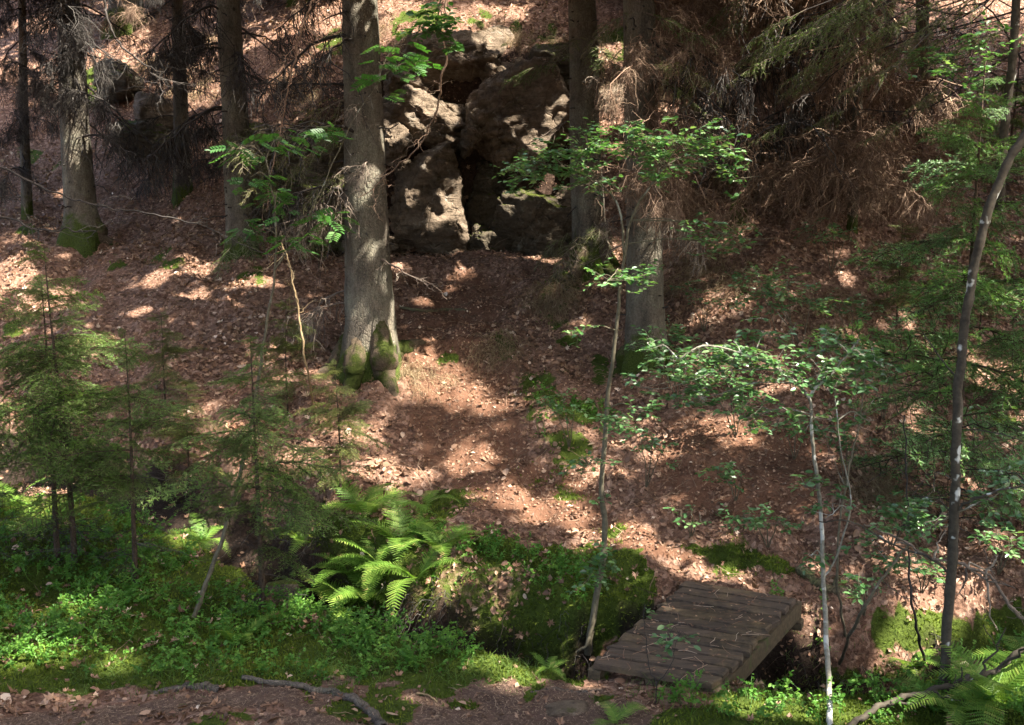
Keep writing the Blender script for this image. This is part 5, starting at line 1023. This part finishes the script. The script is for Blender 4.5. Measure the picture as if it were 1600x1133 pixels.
    tag(mb.build('pale_leaves', M_LITTER, smooth=False), kind='stuff')
litter()
def twiglitter():
    mb = MB(); x, y = scatter(9000, 5.5, 24, .8, .9); z = H(x, y); moss, path, _ = masks(x, y, z); k = (rng.random(len(x)) < 1 - .8 * moss) & (brook_d(x, y) > .4); x, y, z = x[k], y[k], z[k]; n = len(x); N = normals(x, y)
    D = nrm(np.cross(N, rng.normal(0, 1, (n, 3)))) + rng.normal(0, .12, (n, 3)); L = rng.uniform(.04, .3, n) * np.where(rng.random(n) < .12, 2, 1) * np.where(y < 6.8, .4, 1)
    P = curves(np.stack([x, y, z + .015], 1), D, L, 0, 5, .4, rng); tubes(mb, P, (np.linspace(1, .5, 5)[None] * rng.uniform(.0015, .0045, n)[:, None]), 3)
    tag(mb.build('twig_litter', M_DRY), kind='stuff')
    x, y = scatter(70000, 5.6, 20, .6, .75); z = H(x, y); moss, path, need = masks(x, y, z); k = (rng.random(len(x)) < (.45 + .55 * need) * (1 - .9 * moss)) & (brook_d(x, y) > .45); x, y, z = x[k], y[k], z[k]; n = len(x); N = normals(x, y); D = np.cross(N, rng.normal(0, 1, (n, 3))) + rng.normal(0, .15, (n, 3))
    mb = MB(); inst(mb, np.array([[0, -.035, 0], [.5, -.05, .06], [1, 0, 0], [.5, .05, .06]]), np.array([[0, 1, 2, 3]]), frames(D, N[0]), np.stack([x, y, z + .009], 1), rng.uniform(.02, .07, n), 0, np.clip(rng.random(n) ** 1.4, 0, 1)); tag(mb.build('spruce_needle_litter', M_DRY, smooth=False), kind='stuff')
    # needle and bark crumbs on the bare path
    mb = MB(); m = 60000; x = rng.uniform(-4.2, 2.6, m); y = rng.uniform(5.5, 6.6, m); z = H(x, y); _, path, _ = masks(x, y, z); k = path > .5; x, y, z = x[k], y[k], z[k]; n = len(x); D = rng.normal(0, 1, (n, 3)); D[:, 2] *= .15
    inst(mb, np.array([[0, -.1, 0], [1, -.05, 0], [1, .05, 0.02], [0, .1, .02]]), np.array([[0, 1, 2, 3]]), frames(D), np.stack([x, y, z + .006], 1), rng.uniform(.008, .03, n), 0, np.clip(rng.random(n) ** 2, 0, 1)); tag(mb.build('needle_litter', M_DRY, smooth=False), kind='stuff')
twiglitter()
def mosstuft():
    mb = MB(); x, y = scatter(240000, 5.5, 10.2, .6, .8); z = H(x, y); moss, path, _ = masks(x, y, z); x2, y2 = scatter(60000, 10, 24, .6, .9); z2 = H(x2, y2); m2, p2, _ = masks(x2, y2, z2)
    x, y, z, moss = [np.concatenate(q) for q in ((x, x2), (y, y2), (z, z2), (moss, m2))]; cl = fbm2(x, y, 2.2, 3, 61)
    k = (rng.random(len(x)) < moss * np.clip(.75 + .6 * cl, .1, 1)); x, y, z = x[k], y[k], z[k]; n = len(x); N = normals(x, y); D = nrm(N * .8 + rng.normal(0, .6, (n, 3))); s = rng.uniform(.018, .042, n) * np.where(y > 10, 1.5, 1)
    rv = np.clip(.5 + .5 * fbm2(x, y, 1.5, 3, 71) + rng.normal(0, .16, n), 0, 1)
    inst(mb, np.array([[0, -.16, 0], [0, .16, 0], [.6, .13, .06], [1, 0, -.05], [.6, -.13, .06]]), {4: np.array([[0, 1, 2, 4]]), 3: np.array([[4, 2, 3]])}, frames(D, roll=rng.uniform(0, 6, n)), np.stack([x, y, z - .004], 1), s, 0, rv)
    tag(mb.build('moss', M_MOSS, smooth=False), kind='stuff')
mosstuft()
BIL_P = [[(-200, 870), (200, 900), (420, 950), (560, 960), (700, 960), (760, 1000), (720, 1050), (560, 1060), (380, 1065), (240, 1060), (80, 1040), (-200, 1050), (-200, 960)], [(-200, 780), (260, 790), (330, 850), (300, 900), (-200, 900)], [(420, 940), (520, 930), (700, 950), (740, 985), (560, 990)],
         [(1040, 1085), (1240, 1070), (1420, 1040), (1700, 1000), (1700, 1140), (1000, 1140)], [(640, 830), (800, 850), (900, 900), (780, 950), (690, 930)], [(1210, 940), (1330, 960), (1300, 1040), (1250, 1010)], [(840, 620), (960, 640), (900, 740), (830, 700)], [(800, 870), (960, 880), (940, 960), (860, 950)]]
BIL_D = [1.0, .6, .9, .6, .8, .6, .55, .6]
def bilberry():
    lf, st = MB(), MB(); x, y = scatter(14000, 5.5, 12.5, .6, .8); z = H(x, y); px, py = proj(np.stack([x, y, z], 1)); w = fbm2(x, y, 1.8, 3, 81); pr = np.zeros(len(x))
    for P, d in zip(BIL_P, BIL_D): pr = np.maximum(pr, in_poly(px, py, P) * d)
    k = (rng.random(len(x)) < pr * np.clip(.55 + .8 * w, 0.02, 1)) & (brook_d(x, y) > .42); x, y, z = x[k], y[k], z[k]; n = len(x)
    D = rng.normal(0, .45, (n, 3)); D[:, 2] = 1; L = rng.uniform(.10, .26, n); P = curves(np.stack([x, y, z - .01], 1), D, L, .1, 5, .3, rng); tubes(st, P, np.linspace(.0022, .001, 5)[None] * np.ones((n, 1)), 3)
    idx = np.repeat(np.arange(n), 5); S, T = on_curves(P, idx, rng.uniform(.3, .9, len(idx))); d2 = T * .5 + rng.normal(0, .6, T.shape); Q = curves(S, d2, rng.uniform(.04, .12, len(idx)), .05, 4, .3, rng); tubes(st, Q, np.full((len(idx), 4), .0009), 3)
    i3 = np.repeat(np.arange(len(Q)), 7); S, T = on_curves(Q, i3, rng.uniform(.1, 1, len(i3))); d3 = T * .5 + rng.normal(0, .7, T.shape); d3[:, 2] *= .5; base = np.repeat(rng.random(n), 35)
    inst(lf, LEAF_V * [1, 1.1, 1], LEAF_F, frames(d3, roll=rng.normal(0, .5, len(i3))), S, rng.uniform(.017, .034, len(i3)), 0, np.clip(base * .6 + rng.random(len(i3)) * .4, 0, 1))
    st.join(lf, 1); tag(st.build('bilberry_undergrowth', [M_BILB, M_BILB], smooth=False), kind='stuff')
bilberry()
def blades(name, regs, mat, n_each, L, droop, w=.0022, down=False):
    mb = MB(); PP = []
    for (px, py, rx, ry) in regs:
        qx = rng.normal(px, rx * .5, 60); qy = rng.normal(py, ry * .5, 60)
        for a, b in zip(qx[:14], qy[:14]):
            c = hit(a, b); PP.append(c[None] + rng.normal(0, .10, (n_each // 14 + 1, 3)) * [1, 1, 0])
    P0 = np.concatenate(PP); P0[:, 2] = H(P0[:, 0], P0[:, 1]); n = len(P0); D = rng.normal(0, .5, (n, 3)); D[:, 2] = 1
    if down: N = normals(P0[:, 0], P0[:, 1]); D = N + rng.normal(0, .4, (n, 3)) + [0, -.5, 0]
    P = curves(P0, D, rng.uniform(*L, n), droop, 6, .25, rng); tubes(mb, P, np.linspace(w, w * .3, 6)[None] * np.ones((n, 1)), 3)
    tag(mb.build(name, mat), kind='stuff')
blades('green_grass', [(720, 1055, 60, 15), (560, 1050, 60, 15), (1180, 1085, 60, 15), (480, 1055, 60, 12), (620, 1030, 60, 12), (1260, 1075, 40, 12), (150, 1060, 60, 15), (830, 1050, 60, 12), (1050, 1085, 50, 10), (300, 1055, 50, 12), (1400, 1080, 80, 20)], M_GRASS, 150, (.05, .16), .4, .0016)
blades('dry_grass', [(460, 330, 90, 50), (500, 260, 70, 40), (420, 250, 60, 40), (540, 380, 40, 20), (700, 60, 80, 30), (800, 60, 80, 30), (900, 60, 60, 30), (600, 60, 60, 30), (1080, 240, 50, 50), (1060, 330, 40, 40), (1110, 420, 60, 40), (1080, 440, 50, 30), (1150, 280, 60, 50), (880, 440, 40, 30), (860, 480, 30, 30), (300, 130, 60, 40), (480, 130, 60, 40), (1000, 120, 40, 40), (1200, 250, 60, 50), (330, 60, 50, 30), (1300, 480, 60, 40), (1450, 560, 60, 40), (640, 590, 40, 20), (780, 545, 40, 15), (1350, 760, 60, 30), (950, 130, 30, 30), (250, 110, 30, 20)], M_HAY, 420, (.15, .5), .9, .0022, True)

def bank_roots():
    mb = MB(); t = rng.random(500); i = (t * 40 + 4).astype(int); b = BROOK[i] + (BROOK[i + 1] - BROOK[i]) * rng.random((500, 1)); dd = nrm(BROOK[i + 1] - BROOK[i]); nn = np.stack([dd[:, 1], -dd[:, 0]], 1); nn *= np.sign(nn[:, 1:2] + 1e-6)
    p = b + nn * rng.uniform(.3, .55, (500, 1)); z = H(p[:, 0], p[:, 1]); S = np.c_[p, z + .01]; D = np.c_[-nn * rng.uniform(.3, .9, (500, 1)), rng.uniform(-.2, .5, 500)] + rng.normal(0, .3, (500, 3))
    P = curves(S, D, rng.uniform(.1, .4, 500), 1.0, 7, .4, rng); tubes(mb, P, np.linspace(.004, .0012, 7)[None] * np.ones((500, 1)), 3); tag(mb.build('hanging_rootlets', M_DARKT), kind='stuff')
bank_roots()
